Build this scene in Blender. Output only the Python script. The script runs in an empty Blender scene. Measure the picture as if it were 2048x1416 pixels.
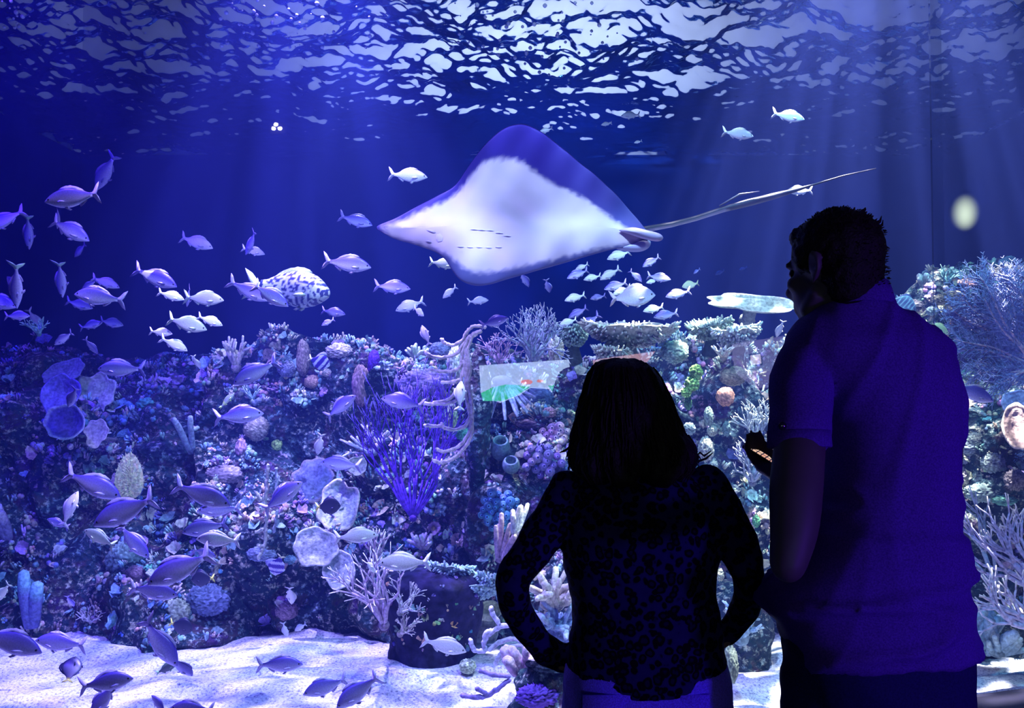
import bpy, math, random
from mathutils import Vector, Matrix, noise
from mathutils.bvhtree import BVHTree

R = math.radians
random.seed(7)
SC = bpy.context.scene
COL = SC.collection

# ------------------------------------------------------------------ camera
FPX, CX, CY, PITCH, CAMZ = 1700.0, 1024.0, 708.0, R(1.75), 1.5
cam_d = bpy.data.cameras.new('camera')
cam_d.sensor_width = 36.0
cam_d.lens = FPX / 2048 * 36.0
cam_d.clip_end = 60
cam = bpy.data.objects.new('camera', cam_d)
cam.location = (0, 0, CAMZ)
cam.rotation_euler = (math.pi / 2 + PITCH, 0, 0)
COL.objects.link(cam)
SC.camera = cam

# ------------------------------------------------------------------ colour management and sampling
SC.view_settings.view_transform = 'Standard'
SC.view_settings.look = 'None'
SC.view_settings.gamma = 1.0
SC.view_settings.use_curve_mapping = False
SC.view_settings.exposure = EXPOSURE = 0.0
cy = SC.cycles
cy.max_bounces = 5
cy.diffuse_bounces = 2
cy.glossy_bounces = 3
cy.transmission_bounces = 3
cy.volume_bounces = 0
cy.transparent_max_bounces = 12
cy.use_denoising = True
cy.caustics_reflective = False
cy.caustics_refractive = False
cy.sample_clamp_indirect = 4.0
cy.use_adaptive_sampling = True
cy.adaptive_threshold = 0.03

# ------------------------------------------------------------------ world: a dark exhibition hall
W = bpy.data.worlds.new('hall_dark')
SC.world = W
W.use_nodes = True
W.node_tree.nodes['Background'].inputs[0].default_value = (0.02, 0.01, 0.09, 1)
W.node_tree.nodes['Background'].inputs[1].default_value = 0.03

# ------------------------------------------------------------------ lamps
def aim(o, target):
    d = Vector(target) - o.location
    o.rotation_euler = d.to_track_quat('-Z', 'Y').to_euler()

def spot(name, loc, target, power, color, deg=60, blend=0.6, radius=0.06, gobo=None):
    """A lamp over the tank; gobo = (scale, low, high, floor): noise in the lamp paints the shafts
    and dapples that a rippled surface would cast."""
    d = bpy.data.lights.new(name, 'SPOT')
    d.energy = power; d.color = color; d.spot_size = R(deg); d.spot_blend = blend
    d.shadow_soft_size = radius
    if gobo:  # ripple light painted into the beam as a noise pattern
        sc, lo, hi, fl = gobo
        d.use_nodes = True
        nt = d.node_tree
        em = nt.nodes['Emission']
        tc = nt.nodes.new('ShaderNodeTexCoord')
        n = nt.nodes.new('ShaderNodeTexNoise'); n.inputs['Scale'].default_value = sc
        n.inputs['Detail'].default_value = 3; n.inputs['Distortion'].default_value = 0.8
        mr = nt.nodes.new('ShaderNodeMapRange')
        mr.inputs['From Min'].default_value = lo; mr.inputs['From Max'].default_value = hi
        mr.inputs['To Min'].default_value = fl; mr.inputs['To Max'].default_value = 1.6
        vm = nt.nodes.new('ShaderNodeVectorMath'); vm.operation = 'MULTIPLY'; vm.inputs[1].default_value = (1, 2.2, 1)
        nt.links.new(tc.outputs['Normal'], vm.inputs[0])
        nt.links.new(vm.outputs[0], n.inputs['Vector'])
        nt.links.new(n.outputs['Fac'], mr.inputs['Value'])
        nt.links.new(mr.outputs['Result'], em.inputs['Strength'])
    o = bpy.data.objects.new(name, d); o.location = loc; aim(o, target)
    COL.objects.link(o)
    return o

def area(name, loc, target, power, color, sx, sy):
    d = bpy.data.lights.new(name, 'AREA')
    d.shape = 'RECTANGLE'; d.size = sx; d.size_y = sy; d.energy = power; d.color = color
    o = bpy.data.objects.new(name, d); o.location = loc; aim(o, target)
    COL.objects.link(o)
    return o

WZ = 3.9          # water level
VIO, LAV, WHT, CYA = (0.12, 0.04, 1.0), (0.48, 0.34, 1.0), (0.74, 0.84, 1.0), (0.30, 0.80, 1.0)
# violet floodlights over the left of the tank
spot('tank_lamp_violet', (-3.0, 3.4, 4.6), (-2.2, 5.0, 0.6), 1200, VIO, 80, 0.8, 0.08, (9, .42, .60, .15))
spot('tank_lamp_violet_far', (-4.0, 6.0, 4.7), (-2.5, 6.6, 1.0), 350, VIO, 80, 0.8, 0.08, (9, .42, .62, .2))
# the strong lavender lamp whose beam enters at the upper left of the middle
spot('tank_lamp_lavender', (-1.15, 4.6, 4.9), (-0.95, 4.4, 0.0), 4600, LAV, 52, 0.8, 0.05, (13, .45, .6, .04))
spot('tank_lamp_front_left', (-1.2, 2.75, 4.3), (-0.9, 4.6, 0.2), 1000, LAV, 85, 0.8, 0.06, (12, .40, .58, .12))
spot('tank_lamp_front_middle', (0.4, 2.75, 4.3), (0.0, 4.6, 1.4), 850, (0.50, 0.68, 1.0), 90, 0.8, 0.06, (12, .36, .58, .35))
spot('tank_lamp_white', (1.9, 4.3, 5.2), (1.75, 4.5, 0.0), 11000, (1.0, 0.86, 0.82), 50, 0.6, 0.03, (17, .50, .62, .02))
spot('tank_lamp_front_right', (2.4, 3.1, 4.3), (1.6, 5.0, 0.6), 900, CYA, 85, 0.8, 0.08, (12, .42, .6, .15))
spot('tank_lamp_back', (0.3, 7.2, 5.0), (0.3, 7.4, 0.6), 600, (0.04, 0.26, 1.0), 110, 0.8, 0.1, (8, .4, .6, .3))
# lamp close over the water whose glow shows under the surface
spot('tank_lamp_beam', (-1.15, 6.1, 4.15), (-0.9, 5.0, 0.3), 650, (0.75, 0.62, 1.0), 62, 0.8, 0.05, (14, .44, .6, .06))
# an added, unseen light over the water that makes the ripples bright
area('ripple_fill', (0.3, 7.4, 4.8), (0.3, 9.0, 5.2), 88, (0.60, 0.68, 1.0), 2.8, 0.3)
# the hall's own soft violet lamp, behind the visitors and to their right
area('hall_lamp', (2.6, -1.0, 1.15), (0.6, 1.85, 1.05), 50, (0.17, 0.03, 1.0), 0.3, 0.3)

# ------------------------------------------------------------------ helpers
def P(px, py, Y):
    """World point at distance Y from the hall side, seen at pixel (px, py)."""
    a = (px - CX) / FPX; b = (CY - py) / FPX
    dy = math.cos(PITCH) - b * math.sin(PITCH)
    dz = math.sin(PITCH) + b * math.cos(PITCH)
    k = Y / dy
    return Vector((a * k, Y, CAMZ + dz * k))

def m_per_px(Y): return Y / FPX

def tag(o, label=None, cat=None, group=None, kind=None):
    if label: o['label'] = label
    if cat: o['category'] = cat
    if group: o['group'] = group
    if kind: o['kind'] = kind
    return o

def empty(name, loc, label, cat, group=None, rot=None):
    o = bpy.data.objects.new(name, None)
    o.empty_display_size = 0.05
    o.location = loc
    if rot is not None: o.rotation_euler = rot
    COL.objects.link(o)
    return tag(o, label, cat, group)

class MB:
    """Collects geometry with a colour per vertex and links it as ONE mesh object."""
    def __init__(s): s.v = []; s.f = []; s.c = []; s.col = (1, 1, 1)
    def add(s, vs, fs, cols=None):
        n = len(s.v)
        s.v.extend([tuple(p) for p in vs])
        s.f.extend([tuple(i + n for i in f) for f in fs])
        s.c.extend(cols if cols else [s.col] * len(vs))
    def tube(s, pts, rad, n=6, col=None, cap=True, flat=1.0, tipcol=None, tipfrac=0.15):
        pts = [Vector(p) for p in pts]
        m = len(pts)
        if not hasattr(rad, '__len__'): rad = [rad] * m
        t0 = (pts[1] - pts[0]).normalized()
        ref = Vector((0, 0, 1)) if abs(t0.z) < 0.9 else Vector((1, 0, 0))
        u = t0.cross(ref).normalized()
        vs = []; cs = []
        c = col or s.col
        for i in range(m):
            t = (pts[min(i + 1, m - 1)] - pts[max(i - 1, 0)])
            if t.length < 1e-9: t = t0
            t.normalize()
            u = (u - t * u.dot(t))
            if u.length < 1e-6: u = t.orthogonal()
            u.normalize(); w = t.cross(u)
            for k in range(n):
                a = 2 * math.pi * k / n
                vs.append(pts[i] + (u * math.cos(a) + w * math.sin(a) * flat) * rad[i])
                cs.append(tipcol if (tipcol and i >= m - 1 - int(m * tipfrac)) else c)
        fs = []
        for i in range(m - 1):
            for k in range(n):
                a = i * n + k; b = i * n + (k + 1) % n
                fs.append((a, b, b + n, a + n))
        if cap:
            fs.append(tuple(range(n - 1, -1, -1)))
            vs.append(pts[-1] + (pts[-1] - pts[-2]).normalized() * rad[-1] * 0.6); cs.append(tipcol or c)
            e = len(vs) - 1; b0 = (m - 1) * n
            for k in range(n): fs.append((b0 + k, b0 + (k + 1) % n, e))
        s.add(vs, fs, cs)
    def ball(s, c, r, nu=10, nv=7, col=None, fn=None, M=None):
        """Ellipsoid; r a number or 3 numbers; fn(dir) scales the radius; M rotates."""
        c = Vector(c)
        if not hasattr(r, '__len__'): r = (r, r, r)
        vs = []; fs = []; cs = []
        cc = col or s.col
        for j in range(nv + 1):
            th = math.pi * j / nv
            for i in range(nu):
                ph = 2 * math.pi * i / nu
                d = Vector((math.sin(th) * math.cos(ph), math.sin(th) * math.sin(ph), math.cos(th)))
                k = fn(d) if fn else 1.0
                p = Vector((d.x * r[0], d.y * r[1], d.z * r[2])) * k
                if M: p = M @ p
                vs.append(c + p)
        for j in range(nv):
            for i in range(nu):
                a = j * nu + i; b = j * nu + (i + 1) % nu
                if j == 0: fs.append((a, a + nu, b + nu))
                elif j == nv - 1: fs.append((a, a + nu, b))
                else: fs.append((a, a + nu, b + nu, b))
        s.add(vs, fs, [cc] * len(vs))
    def box(s, lo, hi, M=None, col=None):
        x0, y0, z0 = lo; x1, y1, z1 = hi
        vs = [Vector(p) for p in ((x0,y0,z0),(x1,y0,z0),(x1,y1,z0),(x0,y1,z0),(x0,y0,z1),(x1,y0,z1),(x1,y1,z1),(x0,y1,z1))]
        if M: vs = [M @ p for p in vs]
        s.add(vs, [(0,3,2,1),(4,5,6,7),(0,1,5,4),(1,2,6,5),(2,3,7,6),(3,0,4,7)], [col or s.col] * 8)
    def data(s, name, mat, smooth=True):
        me = bpy.data.meshes.new(name)
        me.from_pydata(s.v, [], s.f)
        ca = me.color_attributes.new('Col', 'FLOAT_COLOR', 'POINT')
        flat = []
        for c in s.c: flat.extend((c[0], c[1], c[2], 1.0))
        ca.data.foreach_set('color', flat)
        if smooth: me.polygons.foreach_set('use_smooth', [True] * len(me.polygons))
        for m in (mat if isinstance(mat, (list, tuple)) else [mat]): me.materials.append(m)
        me.update()
        return me
    def obj(s, name, mat, parent=None, smooth=True, loc=None):
        me = s.data(name, mat, smooth)
        o = bpy.data.objects.new(name, me)
        if loc is not None: o.location = loc
        COL.objects.link(o)
        if parent: o.parent = parent
        return o

# ------------------------------------------------------------------ materials
def mat_new(name):
    m = bpy.data.materials.new(name); m.use_nodes = True
    nt = m.node_tree
    return m, nt, nt.nodes['Principled BSDF']

def add(nt, t, **kw):
    n = nt.nodes.new(t)
    for k, v in kw.items():
        if k in n.inputs.keys(): n.inputs[k].default_value = v
        else: setattr(n, k, v)
    return n

def ramp(nt, stops, interp='LINEAR'):
    r = nt.nodes.new('ShaderNodeValToRGB'); r.color_ramp.interpolation = interp
    e = r.color_ramp.elements
    while len(e) < len(stops): e.new(0.5)
    for i, (p, c) in enumerate(stops):
        e[i].position = p; e[i].color = (c[0], c[1], c[2], 1)
    return r

def mat_vcol(name, rough=0.7, nscale=40, lo=0.6, hi=1.25, bump=0.4, spec=0.3, detail=3):
    """Colour from the mesh, mottled by noise, with a fine relief."""
    m, nt, b = mat_new(name)
    at = add(nt, 'ShaderNodeAttribute', attribute_name='Col')
    tc = add(nt, 'ShaderNodeTexCoord')
    n = add(nt, 'ShaderNodeTexNoise', Scale=nscale, Detail=detail)
    nt.links.new(tc.outputs['Object'], n.inputs['Vector'])
    mr = add(nt, 'ShaderNodeMapRange'); mr.inputs['From Min'].default_value = .3; mr.inputs['From Max'].default_value = .7
    mr.inputs['To Min'].default_value = lo; mr.inputs['To Max'].default_value = hi
    nt.links.new(n.outputs['Fac'], mr.inputs['Value'])
    mx = add(nt, 'ShaderNodeVectorMath', operation='SCALE')
    nt.links.new(at.outputs['Color'], mx.inputs[0]); nt.links.new(mr.outputs['Result'], mx.inputs['Scale'])
    nt.links.new(mx.outputs[0], b.inputs['Base Color'])
    b.inputs['Roughness'].default_value = rough
    b.inputs['Specular IOR Level'].default_value = spec
    if bump:
        bp = add(nt, 'ShaderNodeBump', Strength=bump, Distance=0.01)
        nt.links.new(n.outputs['Fac'], bp.inputs['Height']); nt.links.new(bp.outputs['Normal'], b.inputs['Normal'])
    return m

def mat_plain(name, color, rough=0.6, spec=0.3, nscale=30, var=0.15, bump=0.1):
    m, nt, b = mat_new(name)
    tc = add(nt, 'ShaderNodeTexCoord')
    n = add(nt, 'ShaderNodeTexNoise', Scale=nscale, Detail=3)
    nt.links.new(tc.outputs['Object'], n.inputs['Vector'])
    r = ramp(nt, [(.3, [c * (1 - var) for c in color]), (.7, [min(1, c * (1 + var)) for c in color])])
    nt.links.new(n.outputs['Fac'], r.inputs['Fac']); nt.links.new(r.outputs['Color'], b.inputs['Base Color'])
    b.inputs['Roughness'].default_value = rough; b.inputs['Specular IOR Level'].default_value = spec
    if bump:
        bp = add(nt, 'ShaderNodeBump', Strength=bump, Distance=0.01)
        nt.links.new(n.outputs['Fac'], bp.inputs['Height']); nt.links.new(bp.outputs['Normal'], b.inputs['Normal'])
    return m

M_CORAL = mat_vcol('coral_skin', 0.75, 60, .55, 1.3, .5)
M_FISH = mat_vcol('fish_skin', 0.35, 45, .82, 1.12, .05, .5)
M_FIN = mat_vcol('fin_skin', 0.45, 60, .75, 1.15, .05, .4)
M_EYE = mat_plain('eye_black', (0.01, 0.01, 0.02), .15, .6, bump=0)

def mat_rock():
    m, nt, b = mat_new('reef_rock_crust')
    tc = add(nt, 'ShaderNodeTexCoord')
    n1 = add(nt, 'ShaderNodeTexNoise', Scale=5.0, Detail=6, Roughness=.65)
    n2 = add(nt, 'ShaderNodeTexNoise', Scale=28.0, Detail=5, Roughness=.7)
    n3 = add(nt, 'ShaderNodeTexNoise', Scale=2.3, Detail=4, Roughness=.6)
    n4 = add(nt, 'ShaderNodeTexVoronoi', Scale=34.0)
    for n in (n1, n2, n3, n4): nt.links.new(tc.outputs['Object'], n.inputs['Vector'])
    base = ramp(nt, [(.25, (.006, .012, .02)), (.42, (.018, .032, .05)), (.5, (.015, .045, .05)), (.56, (.06, .05, .045)), (.63, (.05, .022, .09)), (.75, (.02, .05, .06))])
    nt.links.new(n1.outputs['Fac'], base.inputs['Fac'])
    crust = ramp(nt, [(.3, (.30, .42, .36)), (.45, (.55, .52, .38)), (.55, (.20, .36, .36)), (.65, (.42, .28, .42)), (.8, (.6, .42, .34))])
    nt.links.new(n3.outputs['Fac'], crust.inputs['Fac'])
    msk = ramp(nt, [(.53, (0, 0, 0)), (.64, (1, 1, 1))])
    nt.links.new(n2.outputs['Fac'], msk.inputs['Fac'])
    mx = add(nt, 'ShaderNodeMix', data_type='RGBA')
    nt.links.new(msk.outputs['Color'], mx.inputs[0])
    nt.links.new(base.outputs['Color'], mx.inputs[6]); nt.links.new(crust.outputs['Color'], mx.inputs[7])
    nt.links.new(mx.outputs[2], b.inputs['Base Color'])
    b.inputs['Roughness'].default_value = .85; b.inputs['Specular IOR Level'].default_value = .2
    bp = add(nt, 'ShaderNodeBump', Strength=.9, Distance=.03)
    ad = add(nt, 'ShaderNodeMath', operation='ADD')
    nt.links.new(n2.outputs['Fac'], ad.inputs[0]); nt.links.new(n4.outputs['Distance'], ad.inputs[1])
    nt.links.new(ad.outputs[0], bp.inputs['Height']); nt.links.new(bp.outputs['Normal'], b.inputs['Normal'])
    return m
M_ROCK = mat_rock()

def mat_sand():
    m, nt, b = mat_new('white_coral_sand')
    tc = add(nt, 'ShaderNodeTexCoord')
    n = add(nt, 'ShaderNodeTexNoise', Scale=75.0, Detail=4, Roughness=.75)
    n2 = add(nt, 'ShaderNodeTexNoise', Scale=2.5, Detail=4)
    nt.links.new(tc.outputs['Object'], n.inputs['Vector']); nt.links.new(tc.outputs['Object'], n2.inputs['Vector'])
    r = ramp(nt, [(.36, (.16, .15, .26)), (.46, (.60, .58, .66)), (.62, (.88, .86, .84))])
    nt.links.new(n.outputs['Fac'], r.inputs['Fac'])
    nt.links.new(r.outputs['Color'], b.inputs['Base Color'])
    b.inputs['Roughness'].default_value = .9
    bp = add(nt, 'ShaderNodeBump', Strength=.8, Distance=.012)
    nt.links.new(n.outputs['Fac'], bp.inputs['Height']); nt.links.new(bp.outputs['Normal'], b.inputs['Normal'])
    return m
M_SAND = mat_sand()

# ------------------------------------------------------------------ the tank and the hall: setting
# plan of the acrylic wall, left to right: straight, then a panel that bends away
GLASS = [(-4.6, 2.62), (1.30, 2.62), (1.37, 2.75), (1.44, 2.82), (1.75, 2.91), (2.6, 3.15), (4.6, 3.7)]
def struct(o): o['kind'] = 'structure'; return o

def prism(poly, z0, z1, mb, col=(1, 1, 1)):
    n = len(poly)
    vs = [(x, y, z0) for x, y in poly] + [(x, y, z1) for x, y in poly]
    fs = [tuple(range(n - 1, -1, -1)), tuple(range(n, 2 * n))]
    for i in range(n):
        j = (i + 1) % n
        fs.append((i, j, j + n, i + n))
    mb.add(vs, fs, [col] * (2 * n))

# acrylic: clear, with a Fresnel reflection of the hall and hair-fine scratches
def mat_acrylic():
    m = bpy.data.materials.new('clear_acrylic'); m.use_nodes = True
    nt = m.node_tree; nt.nodes.clear()
    out = add(nt, 'ShaderNodeOutputMaterial')
    tr = add(nt, 'ShaderNodeBsdfTransparent'); tr.inputs[0].default_value = (.96, .98, 1, 1)
    gl = add(nt, 'ShaderNodeBsdfGlossy', Roughness=.012)
    fr = add(nt, 'ShaderNodeFresnel', IOR=1.8)
    mx = add(nt, 'ShaderNodeMixShader')
    nt.links.new(fr.outputs[0], mx.inputs[0]); nt.links.new(tr.outputs[0], mx.inputs[1]); nt.links.new(gl.outputs[0], mx.inputs[2])
    nt.links.new(mx.outputs[0], out.inputs['Surface'])
    return m
M_ACR = mat_acrylic()
def pane(name, pts):
    mb = MB()
    # the sheet is thin against the water behind it: front and back skins 2 cm apart
    n = len(pts)
    vs = [(x, y, z) for x, y in pts for z in (.42, 4.3)]
    fs = [(2 * i, 2 * i + 2, 2 * i + 3, 2 * i + 1) for i in range(n - 1)]
    mb.add(vs, fs)
    o = struct(mb.obj(name, M_ACR, smooth=False))
    return o
w1 = pane('window_1', GLASS[:2]); tag(w1, 'large clear acrylic viewing window of the tank')
w2 = pane('window_2', GLASS[1:]); tag(w2, 'clear acrylic panel bending away at the right of the tank')

WATER_SCATTER, WATER_ABSORB = 0.042, 0.10
# the water body: a weak blue haze in all of the tank
def mat_water_body():
    m = bpy.data.materials.new('hazy_blue_water'); m.use_nodes = True
    nt = m.node_tree; nt.nodes.clear()
    out = add(nt, 'ShaderNodeOutputMaterial')
    tr = add(nt, 'ShaderNodeBsdfTransparent')
    vs = add(nt, 'ShaderNodeVolumeScatter', Density=WATER_SCATTER, Anisotropy=.25)
    vs.inputs['Color'].default_value = (.13, .20, 1.0, 1)
    va = add(nt, 'ShaderNodeVolumeAbsorption', Density=WATER_ABSORB)
    va.inputs['Color'].default_value = (.10, .45, .97, 1)
    ad = add(nt, 'ShaderNodeAddShader')
    nt.links.new(vs.outputs[0], ad.inputs[0]); nt.links.new(va.outputs[0], ad.inputs[1])
    nt.links.new(tr.outputs[0], out.inputs['Surface']); nt.links.new(ad.outputs[0], out.inputs['Volume'])
    return m

mb = MB()
off = [(x, y + .03) for x, y in GLASS]
prism([off[0]] + off[1:] + [(4.6, 9.0), (-4.6, 9.0)], -.25, WZ - .10, mb)
wat = struct(mb.obj('water', mat_water_body(), smooth=False)); tag(wat, 'hazy blue water filling the tank')

# the water surface from below: mirror at a shallow angle, clear towards the lamps overhead
def mat_surface():
    m = bpy.data.materials.new('rippled_water_surface'); m.use_nodes = True
    nt = m.node_tree; nt.nodes.clear()
    out = add(nt, 'ShaderNodeOutputMaterial')
    tr = add(nt, 'ShaderNodeBsdfTransparent'); tr.inputs[0].default_value = (.95, .97, 1, 1)
    gl = add(nt, 'ShaderNodeBsdfGlossy', Roughness=.06); gl.inputs[0].default_value = (.9, .93, 1, 1)
    fr = add(nt, 'ShaderNodeFresnel', IOR=1.33)
    mx = add(nt, 'ShaderNodeMixShader')
    nt.links.new(fr.outputs[0], mx.inputs[0]); nt.links.new(tr.outputs[0], mx.inputs[1]); nt.links.new(gl.outputs[0], mx.inputs[2])
    nt.links.new(mx.outputs[0], out.inputs['Surface'])
    return m
mb = MB()
NX, NY = 600, 440
vs = []
for j in range(NY):
    y = 2.3 + 6.7 * j / (NY - 1)
    for i in range(NX):
        x = -4.8 + 9.6 * i / (NX - 1)
        q = Vector((x * 1.1, y * 1.6, 3.1))
        am = 1.0 - .80 * max(0.0, min(1.0, (y - 5.6) / 2.2)) * (.8 + .4 * noise.noise(q * .7))
        z = .20 * noise.noise(q * .9) + .10 * noise.noise(q * 2.6) + .050 * noise.noise(q * 6.0 + Vector((5, 2, 1))) + .026 * noise.noise(q * 14) + .008 * noise.noise(q * 26)
        vs.append((x, y, WZ + z * am))
fs = [(j * NX + i, j * NX + i + 1, (j + 1) * NX + i + 1, (j + 1) * NX + i) for j in range(NY - 1) for i in range(NX - 1)]
mb.add(vs, fs)
surf = struct(mb.obj('water_surface', mat_surface())); tag(surf, 'rippled water surface seen from below')

# sand bed
mb = MB()
NX, NY = 300, 200
vs = []
for j in range(NY):
    y = 2.64 + 6.3 * j / (NY - 1)
    for i in range(NX):
        x = -4.6 + 9.2 * i / (NX - 1)
        q = Vector((x * .8 + y * .3, y * 2.4 - x * .25, .3))
        z = .06 * noise.noise(q * 1.3) + .035 * noise.noise(q * 3.2) + .006 * noise.noise(Vector((x, y, 0)) * 22)
        vs.append((x, y, z))
fs = [(j * NX + i, j * NX + i + 1, (j + 1) * NX + i + 1, (j + 1) * NX + i) for j in range(NY - 1) for i in range(NX - 1)]
mb.add(vs, fs)
sand = struct(mb.obj('sand_bed', M_SAND)); tag(sand, 'bright white sand bed of the tank')

M_TANKWALL = mat_plain('blue_tank_wall', (.006, .04, .26), .8, .1, 1.5, .25, 0)
mb = MB(); mb.box((-4.8, 9.0, -.3), (4.8, 9.2, 3.9)); struct(mb.obj('wall_back', M_TANKWALL, smooth=False))
M_WHITEW = mat_plain('ripple_white_paint', (.8, .8, .82), .8, .1, 3, .1, 0)  # for the wall added above the water so the ripples show bright
mb = MB(); mb.box((-4.8, 9.0, 3.9), (4.8, 9.2, 5.6)); mb.box((-4.8, 2.62, 3.9), (-4.6, 9.0, 5.6)); mb.box((4.6, 3.0, 3.9), (4.8, 9.0, 5.6)); tag(struct(mb.obj('wall_ripple_white', M_WHITEW, smooth=False)), 'white wall added above the water to brighten the ripples')
mb = MB(); mb.box((-4.8, 2.62, -.3), (-4.6, 9.0, 3.9)); struct(mb.obj('wall_left', M_TANKWALL, smooth=False))
mb = MB(); mb.box((4.6, 3.0, -.3), (4.8, 9.0, 3.9)); struct(mb.obj('wall_right', M_TANKWALL, smooth=False))
M_DARK = mat_plain('dark_hall_paint', (.012, .012, .02), .9, .1, 3, .1, 0)
mb = MB(); mb.box((-4.8, 2.3, 5.6), (4.8, 9.2, 5.7)); struct(mb.obj('ceiling', M_DARK, smooth=False))
# hall: floor, walls
M_FLOOR = mat_plain('dark_carpet', (.02, .02, .03), .95, .1, 60, .3, .3)
mb = MB(); mb.box((-6, -5, -.1), (6, 2.6, 0)); struct(mb.obj('floor', M_FLOOR, smooth=False))
mb = MB(); mb.box((-6, -5.1, 0), (6, -5, 4.5)); struct(mb.obj('wall_hall', M_DARK, smooth=False))
# parapet and padded sill that run under the acrylic
M_SILL = mat_plain('violet_grey_sill', (.005, .002, .03), .7, .4, 40, .2, .1)
mb = MB()
gx = [(x, y) for x, y in GLASS]
front = [(x, y - .20) for x, y in gx]
for i in range(len(gx) - 1):
    prism([front[i], front[i + 1], gx[i + 1], gx[i]], 0, .38, mb)
struct(mb.obj('trim_1', M_DARK, smooth=False))
mb = MB()
prof = [(0, 0), (-.03, .0), (-.045, .03), (-.03, .062), (0.0, .07), (.22, .07), (.22, 0)]
vs = []; fs = []
for (x, y) in front:
    for (d, h) in prof: vs.append((x, y + d, .38 + h))
n = len(prof)
for i in range(len(front) - 1):
    for k in range(n):
        fs.append((i * n + k, (i + 1) * n + k, (i + 1) * n + (k + 1) % n, i * n + (k + 1) % n))
mb.add(vs, fs)
o = struct(mb.obj('trim_2', M_SILL)); tag(o, 'rounded sill under the acrylic window')

# ------------------------------------------------------------------ reef rock
ROCK_V, ROCK_F = [], []
def interp(pts, x):
    if x <= pts[0][0]: return pts[0][1]
    for (a, fa), (b, fb) in zip(pts, pts[1:]):
        if x <= b: return fa + (fb - fa) * (x - a) / (b - a)
    return pts[-1][1]

def fr(p, oct=4):
    return noise.fractal(p, 0.9, 2.1, oct)

def rock_disp(p, amp, seed):
    q = p * 1.0 + Vector((seed, seed * .37, -seed))
    a = fr(q * 1.15, 3) * 1.5
    d, _ = noise.voronoi(q * 3.2)
    b = (d[1] - d[0]) * 1.1 - .3
    d2, _ = noise.voronoi(q * 9.0)
    c = (d2[0]) * -.55 + .2
    e = fr(q * 12, 3) * .22
    return (a + b * .55 + c * .35 + e * .5) * amp

def reef(label, prof, ybase, ytop, seed, nx=260, nz=150, amp=.24, lean=.0):
    """A reef face from the sand to its crest, rolling over backwards."""
    top = []
    for px, py in prof:
        w = P(px, py, ytop); top.append((w.x, w.z))
    xa, xb = top[0][0], top[-1][0]
    vs = []
    for j in range(nz):
        t = j / (nz - 1) * 1.5
        for i in range(nx):
            x = xa + (xb - xa) * i / (nx - 1)
            zt = interp(top, x)
            yb = ybase
            if t <= 1:
                k = t
                z = -.15 + (zt + .15) * (1 - (1 - k) ** 1.12)
                y = yb + (ytop - yb) * k ** 1.3
                nrm = Vector((0, -1, .15 + .5 * k ** 3))
            else:
                k = (t - 1) * 2
                z = zt - .06 * k - .5 * k * k; y = ytop + 1.0 * k
                nrm = Vector((0, -.3 * (1 - k), 1))
            e = min(1, min(i, nx - 1 - i) / (nx * .08))    # the ends bend away
            y += (1 - e) ** 2 * .9
            p = Vector((x, y, z))
            nrm.normalize()
            d = rock_disp(p, amp, seed)
            if t > .9: d *= max(.35, 1 - (t - .9) * 2)
            dd = Vector((noise.noise(p * 4 + Vector((9, 0, seed))), 0, noise.noise(p * 4 + Vector((0, 7, seed))))) * amp * .35
            p = p + nrm * d + dd
            vs.append(p)
    fs = [(j * nx + i, j * nx + i + 1, (j + 1) * nx + i + 1, (j + 1) * nx + i) for j in range(nz - 1) for i in range(nx - 1)]
    n = len(ROCK_V)
    ROCK_V.extend(vs); ROCK_F.extend([tuple(q + n for q in f) for f in fs])
    mb = MB(); mb.add(vs, fs)
    o = mb.obj('reef_rock', M_ROCK)
    tag(o, label, 'reef rock')
    return o, vs, fs

REEF_A = reef('dark blue reef wall crusted with coral at the far left, behind the overlapping disc sponges',
     [(-255, 645), (-100, 650), (0, 668), (60, 655), (130, 662), (230, 690), (330, 705), (430, 712), (520, 740), (620, 770)], 4.95, 5.95, 3.1)
REEF_B = reef('humped reef crest rising left of the hanging rope coral, above the purple bush gorgonian',
     [(380, 735), (440, 712), (500, 697), (560, 672), (605, 655), (650, 663), (700, 668), (745, 684), (790, 712), (850, 724), (910, 716), (960, 730), (1050, 745)], 5.05, 5.6, 8.7, 230)
REEF_C = reef('dark reef wall behind the woman, below the flat table corals',
     [(900, 745), (960, 718), (1010, 712), (1120, 722), (1220, 730), (1330, 715), (1420, 692), (1500, 688), (1600, 690), (1720, 690)], 4.95, 5.55, 14.2, 280)
REEF_D = reef('high reef shoulder at the right behind the man, topped by yellowish knobs',
     [(1620, 700), (1700, 640), (1765, 612), (1800, 590), (1850, 566), (1900, 566), (1960, 560), (2048, 552), (2200, 545), (2380, 560)], 4.75, 5.3, 21.9, 250)

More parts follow.
